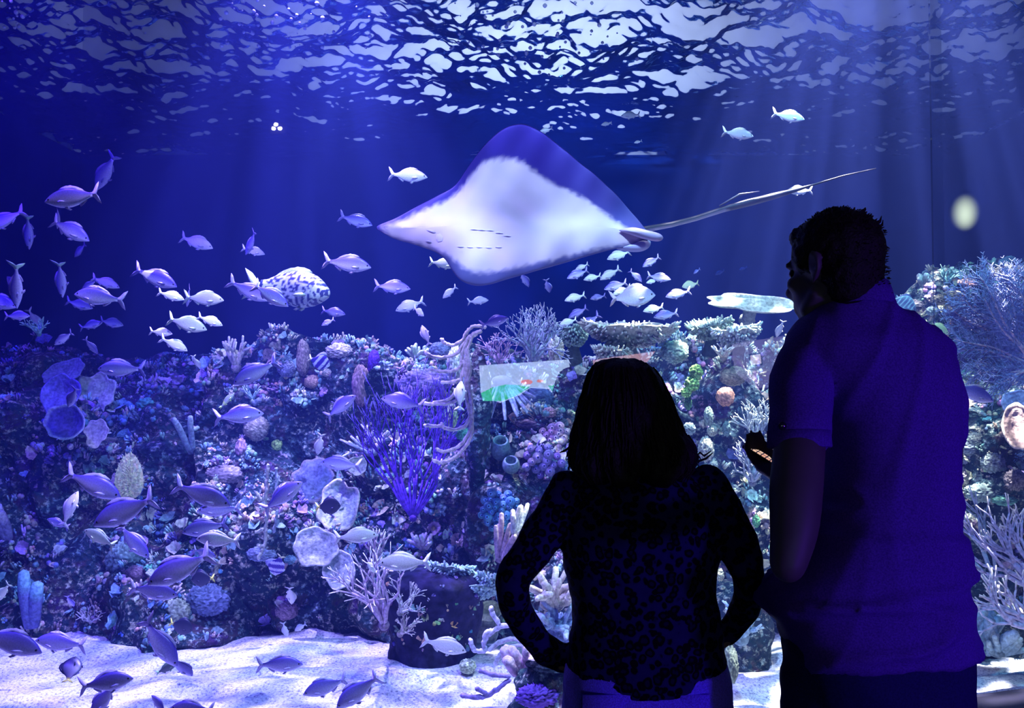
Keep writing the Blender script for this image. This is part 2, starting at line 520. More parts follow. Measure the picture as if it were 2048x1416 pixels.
def blob(label, cx, y, ztop, rx, ry, seed, amp=.09, nu=64, nv=60, waist=.0, z0=-.1, name='reef_rock', mat=None, flare=0):
    """A free-standing rock column on the sand."""
    vs = []
    for j in range(nv + 1):
        t = j / nv
        z = z0 + (ztop - z0) * t
        k = 1 - waist * math.sin(math.pi * min(1, t * 1.1)) + flare * t * t
        if t > .85: k *= math.sqrt(max(0, 1 - ((t - .85) / .15) ** 2)) * .98 + .02
        for i in range(nu):
            a = 2 * math.pi * i / nu
            d = Vector((math.cos(a), math.sin(a), 0))
            p = Vector((cx + d.x * rx * k, y + d.y * ry * k, z))
            p += d * rock_disp(p * 1.6, amp, seed)
            vs.append(p)
    fs = [(j * nu + i, j * nu + (i + 1) % nu, (j + 1) * nu + (i + 1) % nu, (j + 1) * nu + i) for j in range(nv) for i in range(nu)]
    fs.append(tuple(nv * nu + i for i in range(nu)))
    n = len(ROCK_V)
    ROCK_V.extend(vs); ROCK_F.extend([tuple(q + n for q in f) for f in fs])
    mb = MB(); mb.add(vs, fs)
    return tag(mb.obj(name, mat or M_ROCK), label, 'reef rock')

c = P(862, 1322, 4.5)
blob('smooth-sided rock pillar standing on the sand left of the woman, carrying a branching coral', c.x, 4.6, .50, .235, .22, 31.0, .035, waist=.10, flare=.25, mat=mat_plain('navy_pillar_rock', (.014, .012, .04), .85, .2, 22, .7, 1.0))
PIL = list(ROCK_V[-61 * 64:])
PILO = bpy.data.objects['reef_rock.004']
c = P(1110, 1400, 3.75)
blob('purple crusted rock on the sand at the woman\'s left hip', c.x - .02, 3.75, .26, .17, .15, 5.5, .09)
c = P(955, 800, 4.95)
blob('narrow dark rock column behind the hanging rope coral', c.x, 5.0, P(955, 695, 4.95).z, .055, .06, 44, .03, nu=24)
c = P(1480, 1290, 4.55)
blob('low coral-covered boulder on the sand between the woman and the man', c.x, 4.62, .42, .17, .16, 51, .08)

BVH = BVHTree.FromPolygons(ROCK_V, ROCK_F)
CAM = Vector((0, 0, CAMZ))
def hit(px, py, fallback=4.9):
    """Where the sight line through a pixel meets the rock: point, normal."""
    d = (P(px, py, 5.0) - CAM).normalized()
    loc, nrm, _, _ = BVH.ray_cast(CAM, d)
    if loc is None: return P(px, py, fallback), Vector((0, -1, .2)).normalized()
    if nrm.dot(d) > 0: nrm = -nrm
    return loc, nrm

# crust of small growths on every reef face: nobody could count it
CRUST_COLS = [(.62, .62, .42), (.35, .52, .45), (.26, .44, .46), (.55, .42, .32), (.46, .30, .50), (.72, .70, .55), (.30, .24, .55), (.24, .40, .30), (.66, .52, .5), (.2, .34, .5)]
def tuft(mb, p, n, s, col, kind):
    n = n.normalized()
    u = n.orthogonal().normalized(); w = n.cross(u)
    if kind == 0:      # stubby fingers
        for k in range(random.randint(4, 8)):
            a = random.uniform(0, 6.28); r = random.uniform(0, .5) * s
            b = p + (u * math.cos(a) + w * math.sin(a)) * r
            d = (n + (u * math.cos(a) + w * math.sin(a)) * .8 * r / s + Vector((0, 0, .35))).normalized()
            L = s * random.uniform(.5, 1.0)
            c2 = tuple(min(1, q * 1.5) for q in col)
            mb.tube([b, b + d * L], [s * .14, s * .10], 4, col, tipcol=c2, tipfrac=.3)
    elif kind == 1:    # knobs
        for k in range(random.randint(3, 6)):
            b = p + (u * random.uniform(-1, 1) + w * random.uniform(-1, 1)) * s * .6
            mb.ball(b, s * random.uniform(.2, .42), 5, 4, tuple(q * random.uniform(.7, 1.3) for q in col))
    else:              # ruffled leaves
        for k in range(random.randint(2, 4)):
            a = random.uniform(0, 6.28)
            d = (n * .8 + (u * math.cos(a) + w * math.sin(a)) + Vector((0, 0, .4))).normalized()
            side = d.cross(n).normalized() if d.cross(n).length > .01 else u
            vs = []; fs = []
            for i in range(5):
                q = (i - 2) / 2
                vs.append(p + side * q * s * .35)
                vs.append(p + d * s * (1 - .3 * q * q) + side * q * s * .8 + n * s * .15 * math.sin(i * 2.2))
            for i in range(4): fs.append((2 * i, 2 * i + 2, 2 * i + 3, 2 * i + 1))
            mb.add(vs, fs, [col, tuple(min(1, q * 1.4) for q in col)] * 5)

for (ob, vs, fs), cnt, tint in ((REEF_A, 1500, (.8, .85, 1.0)), (REEF_B, 1500, (1, 1, 1)), (REEF_C, 1500, (1, 1, .95)), (REEF_D, 1400, (1.05, 1.05, .95))):
    mb = MB(); made = 0; tries = 0
    while made < cnt and tries < cnt * 8:
        tries += 1
        f = fs[random.randrange(len(fs))]
        p = (vs[f[0]] + vs[f[2]]) / 2
        n = (vs[f[1]] - vs[f[0]]).cross(vs[f[3]] - vs[f[0]])
        if n.length < 1e-9 or p.z < .02 or p.y > 6.1: continue
        n.normalize()
        if n.y > .25: n = -n
        # growth gathers in patches, on ledges rather than in the hollows
        if noise.noise(p * 2.1) * 1.3 + .55 * n.z + random.uniform(-.25, .25) < .10: continue
        col = CRUST_COLS[int((noise.noise(p * 1.7 + Vector((3, 3, 3))) * 1.6 + .5) * len(CRUST_COLS) + random.uniform(-1.5, 1.5)) % len(CRUST_COLS)]
        b = random.uniform(.5, 1.35)
        col = tuple(q * t * b for q, t in zip(col, tint))
        tuft(mb, p, n, random.uniform(.018, .06), col, random.choice((0, 0, 1, 1, 2)))
        made += 1
    cr = mb.obj('coral_crust', M_CORAL, parent=ob); cr['kind'] = 'stuff'

mb = MB()
for k in range(170):
    p = random.choice(PIL)
    if p.z < .10 or p.y > 4.62: continue
    n = Vector((p.x - sum(v.x for v in PIL[:64]) / 64, p.y - 4.6, .1 if p.z < .44 else .5))
    tuft(mb, p, n, random.uniform(.012, .035), tuple(q * random.uniform(.25, .8) for q in random.choice(CRUST_COLS[1:8:1])), random.choice((0, 1, 1, 2)))
cr = mb.obj('coral_crust', M_CORAL, parent=PILO); cr['kind'] = 'stuff'

# ------------------------------------------------------------------ coral builders
def lighten(c, k=1.5): return tuple(min(1, q * k) for q in c)

def frame(up):
    up = up.normalized()
    u = Vector((1, 0, 0)) - up * up.x
    if u.length < .1: u = Vector((0, 1, 0)) - up * up.y
    u.normalize()
    return u, up.cross(u), up

UPB = [0.0]
def branch_rec(mb, p, d, L, r, depth, spread, col, tip, rnd, segs=3, wig=.12, flatn=None, ratio=.78, nseg=5, kids=2):
    pts = [p]; rad = [r]
    q = p.copy(); dd = d.copy()
    for i in range(segs):
        dd = dd + Vector([rnd.uniform(-wig, wig) for _ in range(3)]) + Vector((0, 0, wig * .3 + UPB[0]))
        if flatn: dd -= flatn * dd.dot(flatn) * .8
        dd.normalize()
        q = q + dd * L / segs
        pts.append(q.copy()); rad.append(r * (1 - .25 * (i + 1) / segs))
    last = depth == 0
    mb.tube(pts, rad, nseg, col, cap=True, tipcol=tip if last else None, tipfrac=.34)
    if last: return
    for k in range(kids if rnd.random() < .85 else kids + 1):
        e = Vector([rnd.uniform(-1, 1) for _ in range(3)])
        e -= dd * e.dot(dd)
        if flatn: e -= flatn * e.dot(flatn)
        if e.length < .05: e = dd.orthogonal()
        e.normalize()
        if flatn: e *= (1 if k % 2 else -1) * (1 if rnd.random() < .8 else -1)
        nd = (dd + e * spread * rnd.uniform(.6, 1.2)).normalized()
        branch_rec(mb, q.copy(), nd, L * ratio * rnd.uniform(.8, 1.15), rad[-1] * .82, depth - 1, spread, col, tip, rnd, segs, wig, flatn, ratio, nseg, kids)

def branching(name, label, base, up, height, nmain, depth, col, tip, thick=.018, spread=.7, fan=.9, group=None, seed=1, flatn=None, kids=2, cat='coral', wig=.12, ratio=.78, part='branch', segs=3):
    rnd = random.Random(seed)
    root = empty(name, base, label, cat, group)
    u, w, n = frame(up)
    tot = sum(ratio ** k for k in range(depth + 1))
    for k in range(nmain):
        a = 2 * math.pi * (k + rnd.uniform(-.3, .3)) / nmain
        if flatn:
            s = (k + .5) / nmain * 2 - 1
            side = up.cross(flatn).normalized()
            d = (up + side * s * fan * 1.3).normalized()
        else:
            s = fan * rnd.uniform(.25, 1.0)
            d = (n + (u * math.cos(a) + w * math.sin(a)) * s).normalized()
        mb = MB()
        branch_rec(mb, d * height * .02, d, height / tot * rnd.uniform(.85, 1.1), thick, depth, spread, col, tip, rnd, segs=segs, flatn=flatn, kids=kids, wig=wig, ratio=ratio)
        mb.obj(part, M_CORAL, parent=root)
    mb = MB(); mb.ball((0, 0, 0), thick * 2.2, 8, 6, tuple(q * .6 for q in col)); mb.obj('holdfast', M_CORAL, parent=root)
    return root

def disc_sponge(label, px, py, rx, ry, col, seed, Y=None, tilt=0, wavy=.08, group=None, rim=None, hollow=.18, nrmv=(0, -1, .25), lift=.10):
    """A plate sponge or coral: a thick wavy saucer facing into the open."""
    loc, n = hit(px, py)
    Yc = Y or (loc.y - lift)
    c = P(px, py, Yc); s = m_per_px(Yc)
    rx *= s; ry *= s
    nn = Vector(nrmv).normalized()
    u = Vector((1, 0, 0)); u = (u - nn * u.dot(nn)).normalized(); w = nn.cross(u)
    if w.z < 0: w = -w
    rot = Matrix.Rotation(R(tilt), 3, nn); u = rot @ u; w = rot @ w
    root = empty('plate_sponge', c, label, 'sponge', group)
    mb = MB(); N, K = 48, 12
    vs = []; cs = []; fs = []
    for side in (0, 1):
        for j in range(K + 1):
            t = j / K
            for i in range(N):
                a = 2 * math.pi * i / N
                e = 1 + wavy * noise.noise(Vector((math.cos(a) * 1.7, math.sin(a) * 1.7, seed))) * 2.2 + wavy * .4 * math.sin(a * 7 + seed)
                dpt = hollow * (t * t) * min(rx, ry) + .03 * min(rx, ry) * math.sin(t * 22) * t + .06 * min(rx, ry) * noise.noise(Vector((math.cos(a) * t * 2, math.sin(a) * t * 2, seed + 4))) * 2
                p = u * math.cos(a) * rx * t * e + w * math.sin(a) * ry * t * e + nn * (dpt if not side else dpt - .16 * min(rx, ry) * (1 - t ** 6 * .9) - .004)
                vs.append(p)
                k = 1 + .25 * noise.noise(p * 30 + Vector((seed, 0, 0))) + (.25 if t > .93 else 0) - .15 * (1 - t)
                b = rim if (rim and t > .9) else col
                cs.append(tuple(min(1, q * k) for q in b))
    for side in (0, 1):
        o0 = side * (K + 1) * N
        for j in range(K):
            for i in range(N):
                a = o0 + j * N + i; b = o0 + j * N + (i + 1) % N
                fs.append((a, b, b + N, a + N) if not side else (a, a + N, b + N, b))
    for i in range(N):
        a = K * N + i; b = K * N + (i + 1) % N; o1 = (K + 1) * N
        fs.append((a, b, b + o1, a + o1))
    mb.add(vs, fs, cs)
    mb.obj('plate', M_CORAL, parent=root)
    mb = MB(); mb.tube([-nn * .01, -nn * .08 - Vector((0, 0, .02)), -nn * (max(.12, loc.y - Yc + .06))], [.012 + rx * .12, rx * .15, rx * .2], 8, tuple(q * .6 for q in col))
    mb.obj('stalk', M_CORAL, parent=root)
    return root

def lump(name, label, px, py, rx, ry, col, seed, bumps=9, amp=.18, Y=None, cat='coral', group=None, squash=.8, nu=48, nv=34, tip=None):
    loc, n = hit(px, py)
    Yc = Y or loc.y
    s = m_per_px(Yc); rx *= s; ry *= s
    c = P(px, py, Yc)
    rd = (rx + ry) / 2 * squash
    mb = MB(); vs = []; fs = []; cs = []
    for j in range(nv + 1):
        th = math.pi * j / nv
        for i in range(nu):
            ph = 2 * math.pi * i / nu
            d = Vector((math.sin(th) * math.cos(ph), math.sin(th) * math.sin(ph), math.cos(th)))
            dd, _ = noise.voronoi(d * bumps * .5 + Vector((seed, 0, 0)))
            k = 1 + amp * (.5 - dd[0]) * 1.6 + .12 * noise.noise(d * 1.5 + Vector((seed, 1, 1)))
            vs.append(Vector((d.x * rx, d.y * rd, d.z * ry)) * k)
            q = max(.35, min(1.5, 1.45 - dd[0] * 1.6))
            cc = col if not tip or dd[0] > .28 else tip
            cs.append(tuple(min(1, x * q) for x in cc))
    for j in range(nv):
        for i in range(nu):
            a = j * nu + i; b = j * nu + (i + 1) % nu
            fs.append((a, a + nu, b + nu, b))
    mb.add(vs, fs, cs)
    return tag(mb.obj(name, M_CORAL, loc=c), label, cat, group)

def fingers(name, label, px, py, w, h, col, tip, seed, n=14, r=.012, up=(0, -.4, 1), fan=1.0, curl=.2, Y=None, cat='coral', group=None, part='finger', lift=.0, seglen=5, flat_fan=False):
    """A cluster of fingers or tubes growing from one foot at (px, py); w, h in pixels."""
    rnd = random.Random(seed)
    loc, nn = hit(px, py)
    Yc = Y or loc.y - lift
    s = m_per_px(Yc); c = P(px, py, Yc)
    root = empty(name, c, label, cat, group)
    u, v, a = frame(Vector(up))
    for k in range(n):
        q = (k + .5) / n * 2 - 1
        x = q * fan
        y = rnd.uniform(-.5, .5) * (0.15 if flat_fan else 1)
        d = (a + u * x + v * y).normalized()
        L = h * s * rnd.uniform(.7, 1.05) * (1 - .12 * abs(q))
        p = u * q * w * s * .18 + v * y * w * s * .15
        pts = [p.copy()]; dd = d.copy()
        for i in range(seglen):
            dd = (dd + Vector([rnd.uniform(-curl, curl) for _ in range(3)])).normalized()
            p = p + dd * L / seglen; pts.append(p.copy())
        rr = r * rnd.uniform(.8, 1.2)
        mb = MB(); mb.tube(pts, [rr * .9] + [rr] * (seglen - 1) + [rr * .8], 7, col, tipcol=tip, tipfrac=.25)
        mb.obj(part, M_CORAL, parent=root)
    mb = MB(); mb.ball((0, 0, 0), (w * s * .25, w * s * .2, w * s * .14), 10, 7, tuple(q * .6 for q in col)); mb.obj('foot', M_CORAL, parent=root)
    return root

def table_coral(label, pts, Y, thick, col, edge, seed, stem=None, depth=.28, tiltz=0, group=None):
    """A flat plate; pts: left and right end of the plate in pixels; fringe of nubs on its rim."""
    (xa, ya), (xb, yb) = pts
    a = P(xa, ya, Y); b = P(xb, yb, Y)
    c = (a + b) / 2; hw = (b - a).length / 2
    u = (b - a).normalized(); v = Vector((0, math.cos(R(tiltz)), math.sin(R(tiltz)))); v = (v - u * v.dot(u)).normalized(); n = u.cross(v)
    if n.z < 0: n = -n
    root = empty('table_coral', c, label, 'coral', group)
    mb = MB(); N, K = 64, 10; vs = []; cs = []; fs = []
    for side in (0, 1):
        for j in range(K + 1):
            t = j / K
            for i in range(N):
                an = 2 * math.pi * i / N
                e = 1 + .16 * noise.noise(Vector((math.cos(an) * 2, math.sin(an) * 2, seed))) + .05 * math.sin(an * 9 + seed) + .04 * math.sin(an * 23 + seed)
                up = thick * (.9 * t * t) + thick * .35 * noise.noise(Vector((math.cos(an) * t * 3, math.sin(an) * t * 3, seed + 8)))
                dn = 0 if not side else thick * (1.1 * (1 - t ** 3) + .10)
                vs.append(u * math.cos(an) * hw * t * e + v * math.sin(an) * depth * t * e + n * (up - dn))
                q = .8 + .5 * noise.noise(Vector((an * 6, t * 9, seed)))
                base = edge if t > .85 else col
                cs.append(tuple(min(1, x * q) for x in base))
    for side in (0, 1):
        o0 = side * (K + 1) * N
        for j in range(K):
            for i in range(N):
                p = o0 + j * N + i; q = o0 + j * N + (i + 1) % N
                fs.append((p, q, q + N, p + N))
    for i in range(N):
        p = K * N + i; q = K * N + (i + 1) % N; o1 = (K + 1) * N
        fs.append((p, q, q + o1, p + o1))
    mb.add(vs, fs, cs); mb.obj('plate', M_CORAL, parent=root)
    rnd = random.Random(int(seed * 10)); mb = MB()
    for i in range(170):
        an = rnd.uniform(0, 6.28); t = rnd.uniform(.55, 1.02)
        p = u * math.cos(an) * hw * t + v * math.sin(an) * depth * t + n * thick * (.9 * t * t)
        d = (n + (u * math.cos(an) + v * math.sin(an)) * .8 * t).normalized()
        L = rnd.uniform(.012, .03)
        mb.tube([p - d * .01, p + d * L], [.007, .005], 4, edge, tipcol=lighten(edge, 1.2), tipfrac=.4)
    for i in range(230):
        an = rnd.uniform(math.pi, 2 * math.pi); t = rnd.uniform(.2, 1.0)
        z = thick * (.9 * t * t) - thick * (1.1 * (1 - t ** 3) + .10)
        p = u * math.cos(an) * hw * t + v * math.sin(an) * depth * t + n * z
        d = (-n * .6 + (u * math.cos(an) + v * math.sin(an))).normalized()
        mb.tube([p - d * .012, p + d * rnd.uniform(.008, .022)], [.008, .006], 4, tuple(q * rnd.uniform(.5, 1.1) for q in edge), tipcol=edge, tipfrac=.4)
    o = mb.obj('nub_fringe', M_CORAL, parent=root); o['kind'] = 'stuff'
    if stem:
        sp = P(stem[0], stem[1], Y + .05) - c
        mb = MB(); mb.tube([Vector((0, 0, -.01)), Vector((sp.x * .5, .02, sp.z * .5)), sp], [.05, .035, .06], 10, tuple(q * .5 for q in col)); mb.obj('stem', M_CORAL, parent=root)
    return root

# ------------------------------------------------------------------ corals, left reef
YEL, CRM, TEA, TAN, PUR, WHC, ORG, LIM, BRN, BLU = (.62, .66, .30), (.72, .70, .52), (.30, .52, .46), (.52, .42, .30), (.30, .20, .60), (.82, .84, .74), (.72, .38, .20), (.42, .80, .20), (.30, .22, .16), (.25, .35, .62)
dg = 'disc sponges on the left reef'
disc_sponge('dim blue disc sponge, topmost of the overlapping group at the far left', 130, 745, 46, 26, (.24, .26, .42), 1.1, tilt=12, nrmv=(-.2, -1, .5), lift=.24)
disc_sponge('violet-blue disc sponge at the left of the overlapping group, behind a violet fish', 125, 790, 38, 42, (.20, .18, .46), 2.3, tilt=5, lift=.22)
disc_sponge('pale cream crumpled disc sponge, brightest of the overlapping group at the far left', 192, 788, 42, 42, (.62, .62, .55), 3.2, tilt=-8, wavy=.12, lift=.24)
disc_sponge('dark-centred bowl sponge with light rim, lowest left of the overlapping group', 136, 848, 42, 36, (.10, .08, .40), 4.4, rim=(.34, .36, .56), hollow=.5, lift=.2)
disc_sponge('small pale pointed sponge, lowest right of the overlapping group', 195, 866, 25, 28, (.58, .52, .50), 5.7, wavy=.12, lift=.2)
disc_sponge('greyish lumpy round sponge above the others in the middle of the left half', 626, 958, 42, 43, (.30, .34, .46), 6.1, wavy=.10, hollow=-.15, rim=(.40, .36, .38))
disc_sponge('large ear-shaped pale sponge behind the black surgeonfish', 680, 1012, 42, 52, (.46, .52, .44), 7.6, wavy=.13, tilt=-12, rim=(.58, .56, .38))
disc_sponge('oval pale green sponge plate left of a smaller round one', 632, 1094, 47, 37, (.44, .52, .46), 8.2, wavy=.08, tilt=-10, rim=(.5, .56, .46), lift=.15)
disc_sponge('round pale sponge plate with rings, lowest of the four in the left half', 679, 1139, 33, 37, (.46, .56, .50), 9.9, wavy=.06, tilt=10, rim=(.6, .66, .56), lift=.18)
disc_sponge('small glowing round sponge at the tail of a violet fish', 715, 932, 20, 20, (.50, .52, .36), 12.5, lift=.14)
# its bristles: a leaf outline of soft spines
def bristle_leaf(label, px, py, w, h, col, seed):
    loc, n = hit(px, py); Y = loc.y - .12; s = m_per_px(Y); c = P(px, py, Y); rnd = random.Random(seed)
    root = empty('leaf_coral', c, label, 'coral')
    mb = MB(); vs = []; fs = []; cs = []
    N, K = 40, 8
    for side in (-1, 1):
        for j in range(K + 1):
            t = j / K
            for i in range(N):
                a = 2 * math.pi * i / N
                x = math.cos(a) * w * s * t * (1 - .25 * math.sin(a)); z = math.sin(a) * h * s * t
                vs.append(Vector((x, side * .015 * (1 - t * t) - .01 * abs(x) / (w * s), z))); cs.append(tuple(q * (.8 + .4 * rnd.random()) for q in col))
    for sd in (0, 1):
        o0 = sd * (K + 1) * N
        for j in range(K):
            for i in range(N):
                a = o0 + j * N + i; b = o0 + j * N + (i + 1) % N; fs.append((a, b, b + N, a + N))
    mb.add(vs, fs, cs); mb.obj('leaf', M_CORAL, parent=root)
    mb = MB()
    for i in range(520):
        a = rnd.uniform(0, 6.28); t = math.sqrt(rnd.uniform(0, 1))
        p = Vector((math.cos(a) * w * s * t * (1 - .25 * math.sin(a)), -.016 * (1 - t * t), math.sin(a) * h * s * t))
        d = Vector((math.cos(a) * t * 1.2, -.6, math.sin(a) * t + .5)).normalized()
        mb.tube([p, p + d * rnd.uniform(.008, .017)], [.0022, .001], 3, lighten(col, rnd.uniform(.9, 1.6)), cap=False)
    o = mb.obj('bristles', M_CORAL, parent=root); o['kind'] = 'stuff'
    return root
bristle_leaf('yellowish spiky leaf-shaped coral standing upright behind two large violet fish', 260, 952, 28, 46, YEL, 4)

def br(name, label, px, py, h, nmain, depth, col, tip, thick, seed, up=(0, -.35, 1), Y=None, lift=0, **k):
    loc, n = hit(px, py); Yc = Y or loc.y - lift
    return branching(name, label, P(px, py, Yc), Vector(up).normalized(), h * m_per_px(Yc), nmain, depth, col, tip, thick, seed=seed, **k)

br('branching_coral', 'cream branching coral with few stubby arms on the crest left of the hump', 472, 735, 62, 6, 1, CRM, lighten(CRM), .016, 11, spread=.6)
br('tuft_coral', 'teal spiky tuft coral on the crest of the far left reef', 78, 668, 36, 9, 2, (.25, .5, .45), (.4, .7, .6), .007, 12, spread=.6, fan=1.3)
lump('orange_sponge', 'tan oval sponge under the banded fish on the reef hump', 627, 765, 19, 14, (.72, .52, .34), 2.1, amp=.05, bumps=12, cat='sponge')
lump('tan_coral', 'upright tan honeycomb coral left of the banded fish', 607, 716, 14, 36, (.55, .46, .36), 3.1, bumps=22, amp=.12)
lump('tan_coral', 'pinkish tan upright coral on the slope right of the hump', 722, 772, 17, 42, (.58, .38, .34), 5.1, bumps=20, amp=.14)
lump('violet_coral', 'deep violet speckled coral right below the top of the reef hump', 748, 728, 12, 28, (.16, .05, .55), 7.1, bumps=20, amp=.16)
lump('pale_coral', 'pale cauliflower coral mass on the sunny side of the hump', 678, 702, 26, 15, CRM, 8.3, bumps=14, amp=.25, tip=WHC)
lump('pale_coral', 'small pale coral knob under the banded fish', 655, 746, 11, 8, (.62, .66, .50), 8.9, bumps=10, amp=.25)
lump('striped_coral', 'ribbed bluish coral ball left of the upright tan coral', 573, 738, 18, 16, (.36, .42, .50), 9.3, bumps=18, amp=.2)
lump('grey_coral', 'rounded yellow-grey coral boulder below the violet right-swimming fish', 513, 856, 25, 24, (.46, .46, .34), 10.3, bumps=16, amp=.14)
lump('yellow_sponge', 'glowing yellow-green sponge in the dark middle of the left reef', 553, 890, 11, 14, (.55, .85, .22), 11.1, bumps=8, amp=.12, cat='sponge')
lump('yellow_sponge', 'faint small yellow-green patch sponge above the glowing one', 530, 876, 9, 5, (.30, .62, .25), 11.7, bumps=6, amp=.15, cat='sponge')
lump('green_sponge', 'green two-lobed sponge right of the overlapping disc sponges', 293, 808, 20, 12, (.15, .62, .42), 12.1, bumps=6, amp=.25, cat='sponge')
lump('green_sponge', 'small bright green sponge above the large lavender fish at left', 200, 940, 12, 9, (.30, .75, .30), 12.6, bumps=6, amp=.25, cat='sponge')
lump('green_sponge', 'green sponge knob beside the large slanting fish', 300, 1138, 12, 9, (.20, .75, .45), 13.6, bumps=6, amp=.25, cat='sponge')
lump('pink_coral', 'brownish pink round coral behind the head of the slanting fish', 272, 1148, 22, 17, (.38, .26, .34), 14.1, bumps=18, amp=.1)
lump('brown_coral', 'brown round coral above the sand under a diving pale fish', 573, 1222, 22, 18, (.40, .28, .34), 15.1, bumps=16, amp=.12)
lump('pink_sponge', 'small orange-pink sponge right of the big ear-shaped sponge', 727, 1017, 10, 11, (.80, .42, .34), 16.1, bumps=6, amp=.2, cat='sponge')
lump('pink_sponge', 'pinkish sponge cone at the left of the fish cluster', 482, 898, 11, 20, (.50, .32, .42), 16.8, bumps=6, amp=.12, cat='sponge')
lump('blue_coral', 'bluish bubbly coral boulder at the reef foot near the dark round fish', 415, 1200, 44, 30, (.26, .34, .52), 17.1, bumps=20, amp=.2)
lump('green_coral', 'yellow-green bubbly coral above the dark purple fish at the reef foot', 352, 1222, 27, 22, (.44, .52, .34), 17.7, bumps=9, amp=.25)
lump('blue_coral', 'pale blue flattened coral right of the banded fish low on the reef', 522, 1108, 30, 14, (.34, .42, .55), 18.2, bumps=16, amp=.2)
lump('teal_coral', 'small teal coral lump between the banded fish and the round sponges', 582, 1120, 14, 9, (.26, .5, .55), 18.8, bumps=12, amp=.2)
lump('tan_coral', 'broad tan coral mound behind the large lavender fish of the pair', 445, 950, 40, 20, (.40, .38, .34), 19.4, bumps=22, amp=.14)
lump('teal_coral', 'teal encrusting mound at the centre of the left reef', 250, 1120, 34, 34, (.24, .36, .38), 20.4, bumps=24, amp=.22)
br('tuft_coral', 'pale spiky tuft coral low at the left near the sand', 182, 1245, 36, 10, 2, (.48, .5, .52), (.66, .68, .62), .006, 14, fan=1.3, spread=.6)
br('tuft_coral', 'pale starry tuft coral below the tip of the purple-backed fish', 505, 800, 32, 8, 1, (.35, .58, .55), (.6, .8, .65), .008, 15, fan=1.5, spread=.6)
fingers('finger_sponge', 'pair of pale upright finger sponges at the far left edge', 14, 1075, 40, 78, (.30, .34, .46), (.5, .55, .55), 5, n=3, r=.026, curl=.06, fan=.25, lift=.12, part='tube')
fingers('finger_sponge', 'tall dark violet column sponge at the left foot of the reef', 62, 1255, 30, 120, (.14, .16, .36), (.2, .42, .5), 6, n=2, r=.035, curl=.10, fan=.2, lift=.10, part='tube')
fingers('column_sponge', 'pale upright double column sponge in the middle of the left reef', 385, 905, 26, 92, (.30, .40, .46), (.4, .5, .5), 8, n=2, r=.022, curl=.07, fan=.14, lift=.06, part='tube')
def rope_strand(name, label, pts, Y, r, col, group=None, parts=None, cat='coral', wob=.006, seed=0):
    """Rope-like coral: each strand a tube along pixel points at its own distance."""
    allp = [[P(x, y, Y + (dz[0] if dz else 0)) for x, y, *dz in st] for st in pts]
    o0 = allp[0][0]
    root = empty(name, o0, label, cat, group)
    rnd = random.Random(seed)
    for st in allp:
        sm = []
        m = len(st)
        for i in range(m - 1):
            p0, p1, p2, p3 = st[max(0, i - 1)], st[i], st[i + 1], st[min(m - 1, i + 2)]
            for k in range(6):
                t = k / 6
                sm.append(.5 * ((2 * p1) + (p2 - p0) * t + (2 * p0 - 5 * p1 + 4 * p2 - p3) * t * t + (-p0 + 3 * p1 - 3 * p2 + p3) * t ** 3) - o0 + Vector([rnd.uniform(-wob, wob) * .4 for _ in range(3)]))
        sm.append(st[-1] - o0)
        mb = MB(); mb.tube(sm, [r * (1 + .18 * rnd.uniform(-1, 1)) for _ in sm[:-1]] + [r * .8], 8, col, tipcol=lighten(col, 1.25), tipfrac=.1)
        mb.obj('strand', M_CORAL, parent=root)
    return root
rope_strand('rope_coral', 'thin knotty yellowish rope coral hanging left of the rising violet fish',
    [[(537, 928), (534, 960), (532, 985), (524, 1000), (512, 985)], [(532, 985), (530, 1010), (520, 1025)], [(533, 1030), (532, 1050), (522, 1060), (510, 1064)], [(532, 1055), (530, 1085), (524, 1100), (516, 1118)], [(524, 1092), (514, 1090)]],
    4.75, .010, (.52, .56, .44), seed=2)
rope_strand('rope_coral', 'second thin rope coral hanging just right of the knotty one',
    [[(552, 935), (554, 965), (550, 990)], [(554, 1020), (551, 1045), (547, 1065)]], 4.8, .009, (.34, .42, .46), seed=3)
# purple bush gorgonian
loc, n = hit(830, 1030)
Yg = 4.62
fnv = Vector((0, -1, 0))
UPB[0] = .16
r0 = branching('bush_gorgonian', 'large purple bush gorgonian with many upright twigs, left of the rope coral', P(826, 1036, Yg), Vector((0, -.12, 1)).normalized(), 255 * m_per_px(Yg), 13, 4, (.14, .05, .56), (.34, .24, .78), .010, spread=.42, fan=.85, seed=78, flatn=fnv, kids=2, wig=.07, ratio=.80, cat='coral')
UPB[0] = 0
fingers('crust_coral', 'pale-tipped twiggy coral edging the purple gorgonian at its left', 742, 905, 60, 70, (.46, .50, .62), (.85, .85, .75), 21, n=12, r=.008, up=(-.2, -.5, .8), fan=1.2, curl=.3)
# rock pillar with branching coral
br('polyp_coral', 'branching coral with knobbed tips on the shoulder of the rock pillar', 768, 1250, 160, 7, 3, (.52, .42, .50), (.82, .74, .70), .013, 31, up=(-.15, -.3, 1), Y=4.28, spread=.6, fan=.55)
br('polyp_coral', 'pale fan of fine branches right of the knobbed coral on the pillar', 800, 1225, 70, 6, 3, (.50, .52, .48), (.78, .78, .66), .008, 32, up=(.55, -.3, .8), Y=4.25, spread=.6, fan=.7)
br('polyp_coral', 'small pale branched coral lowest on the rock pillar', 800, 1268, 52, 6, 3, (.54, .48, .46), (.8, .74, .66), .008, 33, up=(.7, -.4, .6), Y=4.25, spread=.6, fan=.8)
br('polyp_coral', 'knobbed coral twigs above the small bright fish facing us', 752, 1120, 62, 6, 2, (.5, .40, .48), (.85, .72, .66), .009, 34, Y=4.5, spread=.5, fan=.6)
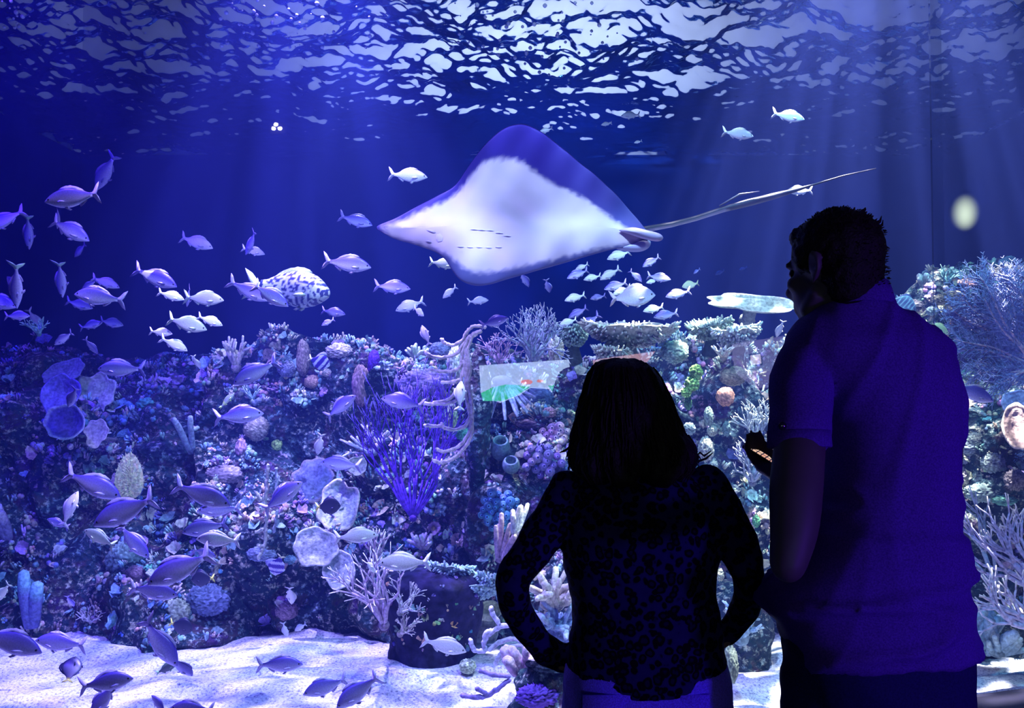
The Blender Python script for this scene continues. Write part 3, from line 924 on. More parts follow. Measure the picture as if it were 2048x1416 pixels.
fingers('polyp_coral', 'bright pale finger coral bunch alone on the dark rock above the pillar', 846, 1096, 40, 40, (.66, .66, .58), (.9, .88, .78), 35, n=14, r=.011, fan=.9, curl=.18, lift=.06)
# curled leafy corals right of the pillar
for i, (x, y, w, h, sd) in enumerate([(905, 1145, 52, 16, 1.5), (950, 1182, 55, 18, 2.5), (905, 1230, 60, 20, 3.5), (985, 1165, 40, 12, 4.5)]):
    lb = ['ruffled teal ledge coral, topmost of the stack right of the rock pillar', 'bright-edged wavy ledge coral in the middle of the stack by the pillar', 'low wavy ledge coral with pale rim beside the pillar top', 'narrow lavender ledge coral nearest the woman\'s left elbow'][i]
    Yl = 4.6
    table_coral(lb, [(x - w, y - 6), (x + w * .8, y + 4)], Yl, .030, (.14, .28, .34), (.40, .58, .56), sd, depth=.16, tiltz=-14)
disc_sponge('large grey-green leaf coral behind the pale sea rods on the sand', 965, 1262, 30, 38, (.34, .40, .38), 21.3, lift=.1, hollow=.3)
disc_sponge('yellow-green cupped leaf coral at the woman\'s left forearm', 975, 1222, 26, 20, (.44, .52, .30), 22.3, lift=.16, hollow=.4)
lump('green_coral', 'small yellow-green coral ball on the sand at the pillar foot', 935, 1333, 17, 14, (.52, .66, .40), 23.1, Y=4.35, bumps=8, amp=.2)
# zoanthids
def polyps(label, px, py, w, h, n, col, seed, r=9, Y=None):
    rnd = random.Random(seed); loc, nn = hit(px, py); Yc = Y or loc.y - .05; s = m_per_px(Yc); c = P(px, py, Yc)
    root = empty('button_polyps', c, label, 'coral')
    for k in range(n):
        a = k * 2.4; q = math.sqrt((k + .5) / n)
        x = math.cos(a) * w * s * q; z = math.sin(a) * h * s * q
        p = Vector((x, -.03 * (1 - q * q) + rnd.uniform(-.02, .02), z)); rr = r * s * rnd.uniform(.75, 1.15)
        mb = MB(); mb.ball(p, (rr, rr * .8, rr), 12, 8, tuple(v * rnd.uniform(.8, 1.2) for v in col))
        d = Vector((rnd.uniform(-.2, .2), -1, rnd.uniform(0, .3))).normalized()
        mb.ball(p + d * rr * .62, (rr * .42, rr * .3, rr * .42), 8, 6, tuple(v * 1.9 for v in col))
        mb.ball(p + d * rr * .80, (rr * .22, rr * .2, rr * .22), 6, 5, (.02, .05, .12))
        mb.obj('polyp', M_CORAL, parent=root)
    return root
polyps('cluster of blue round button polyps above the ledge corals', 998, 1020, 40, 38, 30, (.10, .24, .40), 4)
polyps('violet button polyps between the vase sponge and the woman', 1085, 920, 42, 30, 16, (.24, .20, .42), 5, 10)
polyps('pinkish grey button polyps just left of the woman\'s hair', 1110, 868, 30, 16, 12, (.44, .34, .40), 6, 9)
# vase sponge
def vase(label, px, py, rx, h, col):
    loc, n = hit(px, py); Y = loc.y - .10; s = m_per_px(Y); c = P(px, py, Y)
    mb = MB(); N = 28
    pr = [(.55, -.5), (.85, -.35), (1.0, -.05), (.95, .2), (.8, .42), (.72, .5), (.60, .46), (.62, .2), (.5, -.1), (.2, -.25), (0.01, -.3)]
    tilt = Matrix.Rotation(R(38), 3, 'X')
    vs = []; cs = []
    for r_, z in pr:
        for i in range(N):
            a = 2 * math.pi * i / N
            vs.append(tilt @ Vector((math.cos(a) * r_ * rx * s, math.sin(a) * r_ * rx * s, z * h * s)))
            k = .8 + .3 * noise.noise(Vector((math.cos(a) * 4, math.sin(a) * 4, z * 6)))
            cs.append(tuple(q * k for q in col))
    fs = [(j * N + i, j * N + (i + 1) % N, (j + 1) * N + (i + 1) % N, (j + 1) * N + i) for j in range(len(pr) - 1) for i in range(N)]
    fs.append(tuple(reversed(range(N))))
    mb.add(vs, fs, cs)
    return tag(mb.obj('vase_sponge', M_CORAL, loc=c), label, 'sponge')
vase('dark teal vase sponge with an open round mouth, left of the woman\'s hair', 1001, 897, 20, 46, (.20, .34, .32))
vase('smaller barrel sponge right below the dark vase sponge', 1022, 930, 18, 28, (.20, .32, .30))
# the big hanging rope coral
rope_strand('rope_coral', 'large pale rope coral drooping from the rock column, its long strands curling to the left',
    [[(972, 655), (950, 652), (935, 662), (925, 680), (905, 690), (890, 686), (882, 677)],
     [(962, 662), (940, 672), (925, 690), (912, 708), (885, 715), (862, 712), (848, 702)],
     [(955, 668), (935, 680), (925, 705), (922, 730), (912, 740), (885, 744), (857, 738)],
     [(948, 665), (938, 690), (930, 720), (925, 750), (912, 762), (882, 765)],
     [(930, 690), (934, 730), (932, 770), (928, 790), (900, 806), (870, 808), (845, 806)],
     [(935, 700), (940, 740), (930, 780), (938, 820), (936, 845), (915, 858), (890, 856), (882, 846)],
     [(926, 720), (936, 770), (944, 810), (942, 850), (930, 880), (908, 898), (885, 903), (873, 898)],
     [(944, 830), (942, 870), (925, 900), (905, 918), (880, 925), (866, 920)],
     [(925, 740), (918, 775), (895, 800), (866, 805)], [(885, 852), (868, 852), (848, 850)]],
    4.42, .0095, (.72, .70, .58), seed=9)
lump('white_coral', 'white crusted coral knob behind the hanging rope coral', 910, 730, 15, 34, WHC, 24.1, Y=4.75, bumps=12, amp=.3)
lump('yellow_sponge', 'bright yellow-green sponge behind the lower strands of the rope coral', 903, 832, 12, 24, (.66, .85, .45), 25.1, Y=4.72, bumps=8, amp=.25, cat='sponge')
lump('green_sponge', 'green sponge lump below the yellow-green one behind the rope coral', 925, 868, 14, 14, (.16, .6, .36), 25.8, Y=4.78, bumps=8, amp=.2, cat='sponge')
lump('violet_coral', 'deep violet sponge patch behind the lower rope coral curls', 912, 885, 16, 14, (.15, .03, .6), 26.1, Y=4.80, bumps=12, amp=.2)
lump('violet_coral', 'bluish round coral head beside the top of the rope coral', 880, 700, 21, 15, (.34, .38, .60), 26.8, Y=4.9, bumps=12, amp=.2)
lump('pink_coral', 'lavender knobby coral bank behind the outlined left-swimming fish', 850, 765, 52, 26, (.50, .40, .62), 27.1, bumps=24, amp=.2)
fingers('finger_coral', 'small pale finger coral on the crest left of the rope coral', 830, 714, 24, 26, (.50, .62, .46), (.7, .8, .55), 41, n=9, r=.009, fan=1.1)
fingers('finger_coral', 'yellowish tiny finger coral above the purple gorgonian', 835, 745, 20, 16, (.44, .62, .50), (.6, .8, .6), 42, n=7, r=.008, fan=1.1)
# radial pale fingers under the bright reflection
fingers('fan_finger_coral', 'large coral of pale radiating fingers hanging below the reflected picture', 1003, 762, 82, 88, (.34, .46, .58), (.56, .70, .74), 43, n=16, r=.011, up=(.0, -.5, -1), fan=1.5, curl=.12, lift=.28, flat_fan=True)
lump('brain_coral', 'dark rounded coral head right of the radiating fingers', 1075, 800, 32, 26, (.10, .14, .26), 28.1, bumps=22, amp=.1)
lump('pink_coral', 'small orange-pink crusted knob below the dark coral head', 1098, 826, 13, 11, (.62, .40, .36), 28.6, bumps=12, amp=.3)
lump('tan_coral', 'long low pinkish coral ridge left of the woman\'s hair', 1062, 848, 36, 9, (.52, .38, .44), 29.1, bumps=18, amp=.3)
# --- centre crest
br('staghorn_coral', 'big bluish staghorn coral bush on the crest above the reflected picture', 1066, 724, 108, 17, 4, (.32, .36, .42), (.66, .68, .60), .013, 51, up=(.05, -.2, 1), Y=4.95, spread=.6, fan=1.15, ratio=.72)
br('staghorn_coral', 'brownish thin-branched coral thicket left of the big staghorn', 1000, 728, 62, 10, 3, (.34, .24, .34), (.60, .44, .44), .008, 52, up=(-.15, -.25, 1), Y=4.9, spread=.7, fan=1.2)
lump('cauliflower_coral', 'cream cauliflower coral right beside the staghorn bush', 1112, 700, 15, 26, CRM, 30.2, Y=4.85, bumps=12, amp=.35, tip=(.9, .88, .7))
table_coral('small dark table coral on a thick stalk right of the staghorn bush', [(1120, 672), (1176, 670)], 5.0, .05, (.10, .16, .14), (.28, .40, .32), 5.1, stem=(1146, 722), depth=.10)
table_coral('wide table coral with knobbly pale underside above the woman\'s head', [(1166, 664), (1352, 670)], 4.75, .06, (.22, .28, .24), (.56, .56, .42), 6.2, stem=(1260, 722), depth=.18, tiltz=6)
table_coral('short ledge of table coral tucked below the wide one', [(1185, 706), (1262, 712)], 4.7, .03, (.14, .20, .20), (.5, .54, .40), 7.2, depth=.12)
lump('cauliflower_coral', 'green-yellow bumpy coral ball right of the woman\'s head', 1350, 703, 27, 23, (.34, .52, .36), 31.2, Y=4.75, bumps=16, amp=.22, tip=(.72, .80, .50))
table_coral('dark wing-shaped table coral under the yellowish oval fish', [(1378, 668), (1462, 648)], 4.9, .04, (.06, .12, .12), (.26, .34, .26), 8.2, stem=(1425, 705), depth=.15, tiltz=8)
table_coral('pale-rimmed table coral over the grey reflection near the man', [(1425, 676), (1520, 664)], 4.75, .045, (.16, .22, .20), (.58, .66, .54), 9.2, stem=(1470, 700), depth=.14, tiltz=4)
disc_sponge('large white tilted plate coral left of the man\'s neck', 1502, 613, 88, 24, (.52, .58, .42), 33.0, Y=5.05, tilt=-6, wavy=.14, hollow=.5, nrmv=(0, -.8, .7), rim=(.74, .74, .56))
br('tuft_coral', 'cream spiky coral tuft beside the grey reflection', 1447, 716, 34, 11, 1, (.62, .62, .46), (.9, .88, .68), .009, 53, Y=4.7, fan=1.3, spread=.6)
for i, (x, y, rx, ry) in enumerate([(1392, 745, 13, 16), (1384, 768, 14, 15), (1372, 784, 10, 10)]):
    lump('green_sponge', ['bright lime sponge, top lobe of three stacked ones', 'bright lime sponge, middle lobe of three stacked ones', 'bright lime sponge, lowest lobe of three stacked ones'][i], x, y, rx, ry, LIM, 34 + i, Y=4.6, bumps=7, amp=.3, cat='sponge')
lump('green_sponge', 'dim green sponge drip under the lime lobes', 1376, 805, 7, 14, (.20, .5, .2), 38.2, Y=4.65, bumps=7, amp=.3, cat='sponge')
lump('orange_sponge', 'orange round sponge between the woman and the man', 1451, 793, 18, 19, (.85, .42, .26), 37.1, Y=4.55, bumps=10, amp=.10, cat='sponge')
lump('tan_coral', 'yellow-brown domed coral above the orange sponge', 1466, 752, 26, 20, (.40, .38, .22), 38.1, Y=4.75, bumps=22, amp=.14)
lump('violet_coral', 'greyish violet folded coral right of the woman\'s head', 1352, 765, 20, 18, (.30, .28, .46), 39.1, bumps=8, amp=.3)
br('bush_coral', 'large grey-blue bushy coral with cream tips left of the man\'s sleeve', 1515, 885, 84, 11, 3, (.34, .40, .42), (.72, .72, .54), .011, 54, up=(-.2, -.35, 1), Y=4.5, spread=.6, fan=1.1)
br('bush_coral', 'lower blue-grey bushy coral behind the phone', 1505, 965, 90, 10, 3, (.34, .38, .42), (.66, .64, .54), .010, 55, up=(-.1, -.35, 1), Y=4.5, spread=.6, fan=1.0)
for i, (x, y, rx, ry, c_) in enumerate([(1417, 832, 9, 18, (.45, .60, .44)), (1424, 862, 10, 10, (.7, .74, .52)), (1412, 898, 14, 24, (.74, .74, .54)), (1425, 930, 10, 14, (.5, .62, .5)), (1378, 858, 12, 12, (.4, .52, .46)), (1453, 858, 8, 14, (.35, .55, .45))]):
    lump('knob_coral', ['pale knob coral, top of the column right of the woman\'s hair', 'round cream knob coral second from the top of the column', 'biggest cream knob coral of the column by the woman\'s shoulder', 'lowest pale knob coral of the column', 'teal knob coral closest to the woman\'s hair', 'slim teal knob coral nearest the bushy coral'][i], x, y, rx, ry, c_, 60 + i, Y=4.55, bumps=12, amp=.32)
lump('green_sponge', 'tiny green sponge between the woman\'s arm and the man', 1512, 1042, 8, 12, (.15, .5, .2), 67, bumps=6, amp=.2, Y=4.6, cat='sponge')
# between woman and man, low
br('soft_coral', 'bluish leafy soft coral on the boulder between woman and man', 1482, 1275, 72, 9, 2, (.30, .46, .52), (.5, .66, .66), .020, 56, up=(.1, -.4, 1), Y=4.35, spread=.7, fan=1.1)
lump('pale_coral', 'pale yellow coral chip in the gap at the woman\'s right elbow', 1440, 1150, 8, 12, (.7, .7, .44), 68, bumps=8, amp=.3, Y=4.5)
lump('brown_coral', 'olive crusted coral stub on the sand at the woman\'s right hip', 1462, 1330, 14, 36, (.24, .28, .20), 69, bumps=14, amp=.25, Y=4.1)
# by the woman's left arm
fingers('tube_coral', 'reddish striped tube coral behind the woman\'s left elbow', 1002, 1120, 46, 92, (.44, .32, .44), (.66, .5, .5), 61, n=9, r=.014, up=(.35, -.3, 1), fan=.5, curl=.06, Y=4.35, part='tube')
fingers('tube_coral', 'cream slim tube coral above the reddish one at the woman\'s arm', 1030, 1068, 30, 66, (.5, .56, .56), (.8, .78, .6), 62, n=6, r=.013, up=(.3, -.3, 1), fan=.45, curl=.08, Y=4.3, part='tube')
fingers('tentacle_coral', 'curly cream-edged tentacle coral seen through the woman\'s left arm', 1108, 1215, 70, 110, (.56, .50, .42), (.86, .80, .6), 63, n=16, r=.015, up=(0, -.4, 1), fan=.7, curl=.42, Y=4.1, part='tentacle', seglen=8)
fingers('tentacle_coral', 'blue-grey sprawling tentacle coral just below the curly one', 1110, 1250, 70, 66, (.30, .42, .60), (.5, .6, .7), 64, n=14, r=.013, up=(.1, -.7, .8), fan=1.2, curl=.4, Y=4.05, part='tentacle', seglen=7)
lump('blue_coral', 'blue speckled mound under the tentacle coral', 1120, 1258, 38, 30, (.26, .34, .62), 70, bumps=24, amp=.3, Y=4.2)
# sea rods lying on the sand
rope_strand('sea_rod', 'white branching sea rod arching over the sand left of the woman',
    [[(1060, 1262), (1020, 1250), (985, 1262), (968, 1285), (970, 1300), (952, 1302), (943, 1290), (941, 1278)], [(985, 1262), (972, 1266), (968, 1290)], [(1055, 1285), (1020, 1278), (990, 1290), (978, 1300)], [(1075, 1300), (1045, 1290), (1010, 1298)], [(1010, 1300), (1000, 1310), (990, 1330)], [(1000, 1250), (984, 1225), (982, 1213)]],
    3.95, .011, (.72, .70, .82), seed=12)
rope_strand('sea_rod', 'dark violet sea rod lying on the sand near the woman\'s left hip',
    [[(1020, 1358), (990, 1382), (960, 1395), (922, 1390)], [(972, 1388), (952, 1376)], [(958, 1340), (990, 1350), (1020, 1352)]], 3.72, .011, (.22, .16, .44), seed=13)
fingers('pink_soft_coral', 'pinkish brown soft coral at the woman\'s left wrist', 1040, 1345, 50, 62, (.50, .32, .46), (.62, .46, .56), 65, n=9, r=.022, up=(-.1, -.3, 1), fan=.8, curl=.25, Y=3.85)
lump('violet_coral', 'bright violet crust on the rock at the woman\'s left hip', 1075, 1392, 40, 22, (.20, .08, .62), 71, bumps=26, amp=.35, Y=3.68)
lump('blue_coral', 'tall blue sponge mass between the violet crust and the jeans', 1118, 1390, 26, 46, (.22, .32, .52), 72, bumps=12, amp=.15, Y=3.8)
# --- right reef
def sea_fan(label, base, tips, Y, col, edge, seed):
    """Flat fan: main ribs fork outwards from the base, a fine mesh of twigs between them."""
    rnd = random.Random(seed)
    b = P(base[0], base[1], Y); root = empty('sea_fan', b, label, 'coral')
    twigs = MB()
    for k, tp in enumerate(tips):
        t = P(tp[0], tp[1], Y + rnd.uniform(-.04, .04)) - b
        pts = [Vector((0, 0, 0))]; n = 12
        side = Vector((0, -1, 0)).cross(t).normalized()
        ph = rnd.uniform(0, 6)
        for i in range(1, n + 1):
            f = i / n
            pts.append(t * f + side * t.length * .05 * math.sin(f * 6 + ph) * f)
        mb = MB(); mb.tube(pts, [.011 * (1 - .7 * i / n) for i in range(n + 1)], 5, edge)
        mb.obj('rib', M_CORAL, parent=root)
        for i in range(2, n + 1):
            for s in (-1, 1):
                for rep in range(3):
                    d = (t.normalized() + side * s * rnd.uniform(.35, 1.0)).normalized()
                    p = pts[i] + (pts[i - 1] - pts[i]) * rnd.random(); L = rnd.uniform(.05, .12)
                    q = [p]
                    for m_ in range(4):
                        d = (d + side * rnd.uniform(-.35, .35) + Vector((0, rnd.uniform(-.1, .1), 0))).normalized()
                        q.append(q[-1] + d * L / 4)
                        if m_ in (1, 2, 3):
                            for s2 in (-1, 1):
                                e = (d + side * s2 * rnd.uniform(.5, 1.1)).normalized()
                                twigs.tube([q[-1], q[-1] + e * rnd.uniform(.012, .035)], [.0022, .0014], 3, col, cap=False)
                    twigs.tube(q, [.0036, .003, .0026, .002, .0016], 3, col, cap=False)
    o = twigs.obj('twig_mesh', M_CORAL, parent=root); o['kind'] = 'stuff'
    return root
sea_fan('big lilac sea fan spreading from the right edge over the man\'s shoulder', (2075, 735),
        [(1925, 575), (1950, 556), (1985, 560), (2020, 555), (2055, 552), (2095, 560), (1912, 615), (1910, 650), (1918, 690), (1930, 728), (1955, 752), (1990, 765), (2130, 590), (1935, 595), (1915, 632), (1912, 670), (1970, 556), (2005, 556), (2035, 552), (1945, 640), (1960, 600), (2000, 600), (2040, 600)],
        4.35, (.34, .36, .62), (.72, .52, .56), 3)
disc_sponge('salmon-coloured cap sponge perched above the sea fan', 1938, 560, 22, 11, (.85, .45, .36), 40.2, Y=4.75, hollow=-.4, nrmv=(0, -.7, .8))
lump('brown_coral', 'brown rounded coral behind the top of the sea fan', 2020, 548, 38, 16, (.36, .30, .24), 73, bumps=20, amp=.2, Y=5.0)
fingers('toadstool_coral', 'small pale mushroom coral on a stalk over the man\'s shoulder', 1844, 568, 16, 24, (.34, .40, .34), (.8, .82, .68), 66, n=7, r=.014, fan=.8, curl=.1, Y=4.95)
br('soft_coral', 'teal feathery coral on the right crest', 1893, 565, 34, 10, 2, (.20, .36, .34), (.34, .5, .44), .009, 57, Y=5.1, fan=1.4, spread=.6)
for i, (x, y, rx, ry, c_, lb) in enumerate([
    (1905, 590, 20, 9, (.72, .72, .48), 'cream knobby crust left of the sea fan top'),
    (1880, 600, 18, 10, (.60, .54, .40), 'tan knobby crust over the man\'s right shoulder'),
    (1902, 618, 13, 10, (.86, .70, .48), 'peach coral knob touching the left rim of the sea fan'),
    (1865, 622, 12, 9, (.50, .66, .60), 'teal-white coral speckle over the man\'s shoulder'),
    (1820, 612, 26, 12, (.26, .22, .24), 'dark brown crusted mound above the striped fish'),
    (1935, 895, 26, 18, (.42, .50, .50), 'knobbly grey-green coral heads right of the man\'s sleeve'),
    (1952, 880, 16, 14, (.52, .62, .50), 'upper pale coral knob right of the man\'s sleeve'),
    (1925, 915, 24, 14, (.40, .42, .60), 'violet-grey coral knobs below the grey-green ones'),
    (1985, 925, 22, 20, (.50, .60, .52), 'pale teal crusted lumps over the lavender staghorn'),
    (1922, 955, 17, 20, (.52, .46, .40), 'tan boulder coral at the man\'s right elbow, upper'),
    (1908, 985, 26, 18, (.48, .42, .36), 'tan boulder coral at the man\'s right elbow, lower'),
    (1965, 985, 32, 18, (.44, .58, .48), 'mint crust patches beside the tan boulders'),
    (2030, 960, 20, 20, (.30, .24, .24), 'brown folded coral near the right edge'),
    (1985, 795, 16, 20, (.42, .40, .30), 'olive crusted knob at the snout of the lavender fish'),
    (2010, 1000, 24, 10, (.22, .55, .38), 'green turf patch above the lavender staghorn')]):
    lump('knob_coral', lb, x, y, rx, ry, c_, 80 + i, bumps=14, amp=.34, Y=None if i > 4 else 4.85)
disc_sponge('pink and tan shell-shaped plate coral at the right edge', 2035, 855, 34, 48, (.66, .46, .38), 41.0, lift=.16, hollow=.2, wavy=.08, rim=(.80, .62, .48))
disc_sponge('bluish upper plate coral behind the pink one at the right edge', 2040, 808, 40, 28, (.28, .28, .50), 42.0, lift=.10, hollow=.2)
br('staghorn_coral', 'lavender staghorn coral leaning in from the right edge, upper thicket', 2075, 1180, 190, 8, 3, (.46, .42, .66), (.85, .70, .72), .016, 58, up=(-.75, -.15, 1), Y=4.15, spread=.45, fan=.45, flatn=Vector((0, -1, 0)), ratio=.8)
br('staghorn_coral', 'lavender staghorn coral with pink tips, lower thicket at the right edge', 2080, 1260, 150, 6, 3, (.54, .48, .68), (.92, .78, .78), .017, 59, up=(-1, -.15, .55), Y=4.05, spread=.45, fan=.4, flatn=Vector((0, -1, 0)), ratio=.8)
br('staghorn_coral', 'thin blue-grey staghorn branches nearest the man\'s back', 2000, 1180, 190, 5, 2, (.30, .34, .50), (.44, .46, .58), .010, 60, up=(-.6, -.1, 1), Y=4.3, spread=.4, fan=.35, flatn=Vector((0, -1, 0)), ratio=.8)
fingers('soft_coral', 'pale blue lobed soft coral on the sand right of the man', 1955, 1300, 90, 92, (.34, .48, .66), (.46, .60, .74), 67, n=16, r=.028, up=(0, -.3, 1), fan=.9, curl=.16, Y=4.4, part='lobe')
fingers('soft_coral', 'lower pale blue soft coral tufts beside the tall lobes', 1995, 1305, 70, 54, (.36, .50, .62), (.5, .62, .7), 68, n=14, r=.016, up=(.1, -.3, 1), fan=1.2, curl=.2, Y=4.35, part='lobe')

# ------------------------------------------------------------------ fish
#           s     top    bottom  half width     (s = share of the length from the snout)
GRUNT = [(0, .002, -.002, .002), (.015, .016, -.016, .010), (.05, .045, -.034, .022), (.10, .080, -.058, .036), (.17, .115, -.088, .050), (.26, .145, -.118, .060),
         (.36, .155, -.132, .064), (.46, .148, -.132, .060), (.56, .122, -.116, .048), (.65, .090, -.088, .034), (.73, .058, -.056, .022), (.79, .038, -.038, .013), (.84, .034, -.035, .007)]
GRUNT = [(s, t * 1.14, b * 1.14, w * 1.05) for s, t, b, w in GRUNT]
SLIM = [(s, t * .72, b * .72, w * .9) for s, t, b, w in GRUNT]
DEEP = [(s, t * 1.35, b * 1.35, w * .8) for s, t, b, w in GRUNT]
DISC = [(s, t * 2.0 if s > .04 else t * 1.3, b * 2.0 if s > .04 else b * 1.3, w * .8) for s, t, b, w in GRUNT]
GROUP = [(0, .03, -.03, .02), (.02, .06, -.06, .05), (.06, .10, -.09, .075), (.12, .15, -.13, .10), (.20, .20, -.17, .125), (.32, .235, -.20, .135), (.45, .235, -.20, .125), (.58, .20, -.165, .10), (.70, .14, -.115, .07), (.78, .09, -.08, .045), (.84, .075, -.07, .02)]

def fish_meshes(prof, back, flank, belly, finc, bend=0.0, spots=None, stripe=None, tailc=None, tail_h=.185, dorsal=.05, fork=.5, nu=16, spiny=False, fine=1):
    """The meshes of one fish, length 1, snout at +0.5 x, back up +z; name -> (mesh, material)."""
    def bx(s):                      # body axis, bent sideways towards the tail
        t = max(0, s - .3)
        return Vector((.5 - s, bend * t * t, 0))
    P2 = []
    for a, b in zip(prof, prof[1:]):
        for k in range(fine): P2.append([x + (y - x) * k / fine for x, y in zip(a, b)])
    P2.append(list(prof[-1])); prof = P2
    out = {}
    mb = MB(); vs = []; cs = []; fs = []
    for s, t, b, w in prof:
        c = bx(s); mid = (t + b) / 2; h = (t - b) / 2
        for k in range(nu):
            a = 2 * math.pi * k / nu
            ca, sa = math.cos(a), math.sin(a)
            z = mid + h * sa; y = w * (abs(ca) ** .8) * (1 if ca > 0 else -1)
            vs.append(c + Vector((0, y, z)))
            q = sa * .5 + .5
            if q > .72: col = [back[i] + (flank[i] - back[i]) * (1 - q) / .28 for i in range(3)]
            else: col = [belly[i] + (flank[i] - belly[i]) * max(0, min(1, (q - .25) / .4)) for i in range(3)]
            if s > .17 and s < .20: col = [x * .72 for x in col]          # gill cover edge
            if stripe:
                for (sa_, sb_, sc_) in stripe:
                    if sa_ < s + z * .35 < sb_: col = list(sc_)
            if spots:
                d, _ = noise.voronoi(Vector((s * 22, z * 22, 3.0)))
                n_ = noise.noise(Vector((s * 26, z * 26, 1.0)))
                if n_ + .25 * (d[1] - d[0]) < spots[1]: col = list(spots[0])
            cs.append(tuple(col))
    m = len(prof)
    for i in range(m - 1):
        for k in range(nu):
            p = i * nu + k; q = i * nu + (k + 1) % nu
            fs.append((p, p + nu, q + nu, q))
    fs.append(tuple(range(nu))); fs.append(tuple(reversed(range((m - 1) * nu, m * nu))))
    mb.add(vs, fs, cs); out['body'] = (mb.data('body', M_FISH), None)
    def fin(name, outline, c0, c1, off=0.004, base=None):
        """Thin solid fin: outline [(s, z)] around; two skins tapering to the edge."""
        mb = MB(); n = len(outline)
        cx = sum(p[0] for p in outline) / n; cz = sum(p[1] for p in outline) / n
        vs = [bx(s) + Vector((0, 0, z)) for s, z in outline]
        mid = bx(cx) + Vector((0, 0, cz))
        vs2 = vs + [mid + Vector((0, off, 0)), mid - Vector((0, off, 0))]
        fs = [(i, (i + 1) % n, n) for i in range(n)] + [((i + 1) % n, i, n + 1) for i in range(n)]
        mb.add(vs2, fs, [c1] * n + [c0, c0]); out[name] = (mb.data(name, M_FIN), None)
    tc = tailc or finc
    H = tail_h
    fin('tail_fin', [(.815, .032), (.86, .05), (.93, H * .8), (1.0, H * 1.05), (.975, H * .62), (.955 - .05 * fork * 0, H * .3), (.90 + .03 * (1 - fork), 0), (.955, -H * .3), (.975, -H * .62), (1.0, -H * 1.02), (.93, -H * .75), (.86, -.05), (.815, -.033), (.80, 0)], tc, lighten(tc, 1.15), .006)
    def top(s): return interp([(q[0], q[1]) for q in prof], s)
    def bot(s): return interp([(q[0], q[2]) for q in prof], s)
    pts = []
    nd = 12
    for i in range(nd + 1):
        s = .26 + (.74 - .26) * i / nd
        e = math.sin(math.pi * min(1, (i + .4) / nd * 1.02)) ** .5 * (1 if i < nd - 1 else .3)
        sp = (1.25 if i % 2 else .8) if (spiny or i < 7) else 1
        pts.append((s, top(s) + dorsal * e * (.75 + .25 * sp)))
    pts += [(.74, top(.74) - .012), (.5, top(.5) - .02), (.27, top(.27) - .02)]
    fin('dorsal_fin', pts, finc, lighten(finc, .9))
    fin('anal_fin', [(.58, bot(.58) + .02), (.60, bot(.60) - .05), (.66, bot(.66) - .045), (.735, bot(.735) - .018), (.73, bot(.73) + .012)], finc, lighten(finc, 1.2))
    # paired fins: leaf-shaped plates standing off the flank
    for sd in (-1, 1):
        mb = MB()
        w = interp([(q[0], q[3]) for q in prof], .25)
        o0 = bx(.235) + Vector((0, sd * w * .93, -.035))
        leaf = [(0, .0), (.05, .018), (.11, .014), (.16, -.006), (.12, -.03), (.05, -.03), (0, -.018)]
        vs = [o0 + Vector((-a, sd * a * .35, b - a * .15)) for a, b in leaf]
        ce = sum(vs, Vector()) / len(vs); n = len(vs)
        vs += [ce + Vector((0, .003, 0)), ce - Vector((0, .003, 0))]
        mb.add(vs, [(i, (i + 1) % n, n) for i in range(n)] + [((i + 1) % n, i, n + 1) for i in range(n)], [lighten(finc, 1.1)] * (n + 2))
        out['pectoral_fin' + ('' if sd < 0 else '#2')] = (mb.data('pectoral_fin', M_FIN), None)
        mb = MB()
        o0 = bx(.33) + Vector((0, sd * w * .35, bot(.33) + .015))
        leaf = [(0, 0), (.05, -.01), (.10, -.05), (.06, -.058), (.02, -.035)]
        vs = [o0 + Vector((-a, sd * abs(b) * .3, b)) for a, b in leaf]
        ce = sum(vs, Vector()) / len(vs); n = len(vs)
        vs += [ce + Vector((0, .003, 0)), ce - Vector((0, .003, 0))]
        mb.add(vs, [(i, (i + 1) % n, n) for i in range(n)] + [((i + 1) % n, i, n + 1) for i in range(n)], [lighten(finc, 1.15)] * (n + 2))
        out['pelvic_fin' + ('' if sd < 0 else '#2')] = (mb.data('pelvic_fin', M_FIN), None)
        mb = MB()
        we = interp([(q[0], q[3]) for q in prof], .085)
        mb.ball(bx(.085) + Vector((0, sd * we * .72, .022)), (.021, .014, .021), 10, 7, (.02, .02, .04))
        out['eye' + ('' if sd < 0 else '#2')] = (mb.data('eye', M_EYE), None)
    return out

SIL = dict(back=(.05, .03, .34), flank=(.24, .20, .62), belly=(.68, .64, .92), finc=(.42, .38, .66))
PAL = dict(back=(.42, .44, .50), flank=(.75, .77, .74), belly=(.92, .92, .88), finc=(.72, .74, .74))
DRK = dict(back=(.05, .04, .22), flank=(.12, .10, .34), belly=(.40, .38, .62), finc=(.16, .14, .40))
GRN = dict(back=(.22, .32, .26), flank=(.42, .50, .38), belly=(.66, .72, .52), finc=(.42, .56, .36))
KIND = {}
def kind(k, variants):
    KIND[k] = variants
kind('sil', [fish_meshes(GRUNT, bend=b, **SIL) for b in (0, .25, -.25)])
kind('pal', [fish_meshes(GRUNT, bend=b, **PAL) for b in (0, .25, -.25)])
kind('drk', [fish_meshes(GRUNT, bend=b, **DRK) for b in (0, .25)])
kind('slim', [fish_meshes(SLIM, bend=b, **dict(SIL, tailc=(.45, .75, .5))) for b in (.1, .3)])
kind('grn', [fish_meshes(GRUNT, bend=b, **GRN) for b in (0, .2)])
kind('deep', [fish_meshes(DEEP, bend=b, **SIL) for b in (0, .2)])
kind('jack', [fish_meshes(DEEP, back=(.28, .30, .50), flank=(.55, .56, .68), belly=(.9, .9, .92), finc=(.6, .58, .62), tail_h=.17, dorsal=.06)])
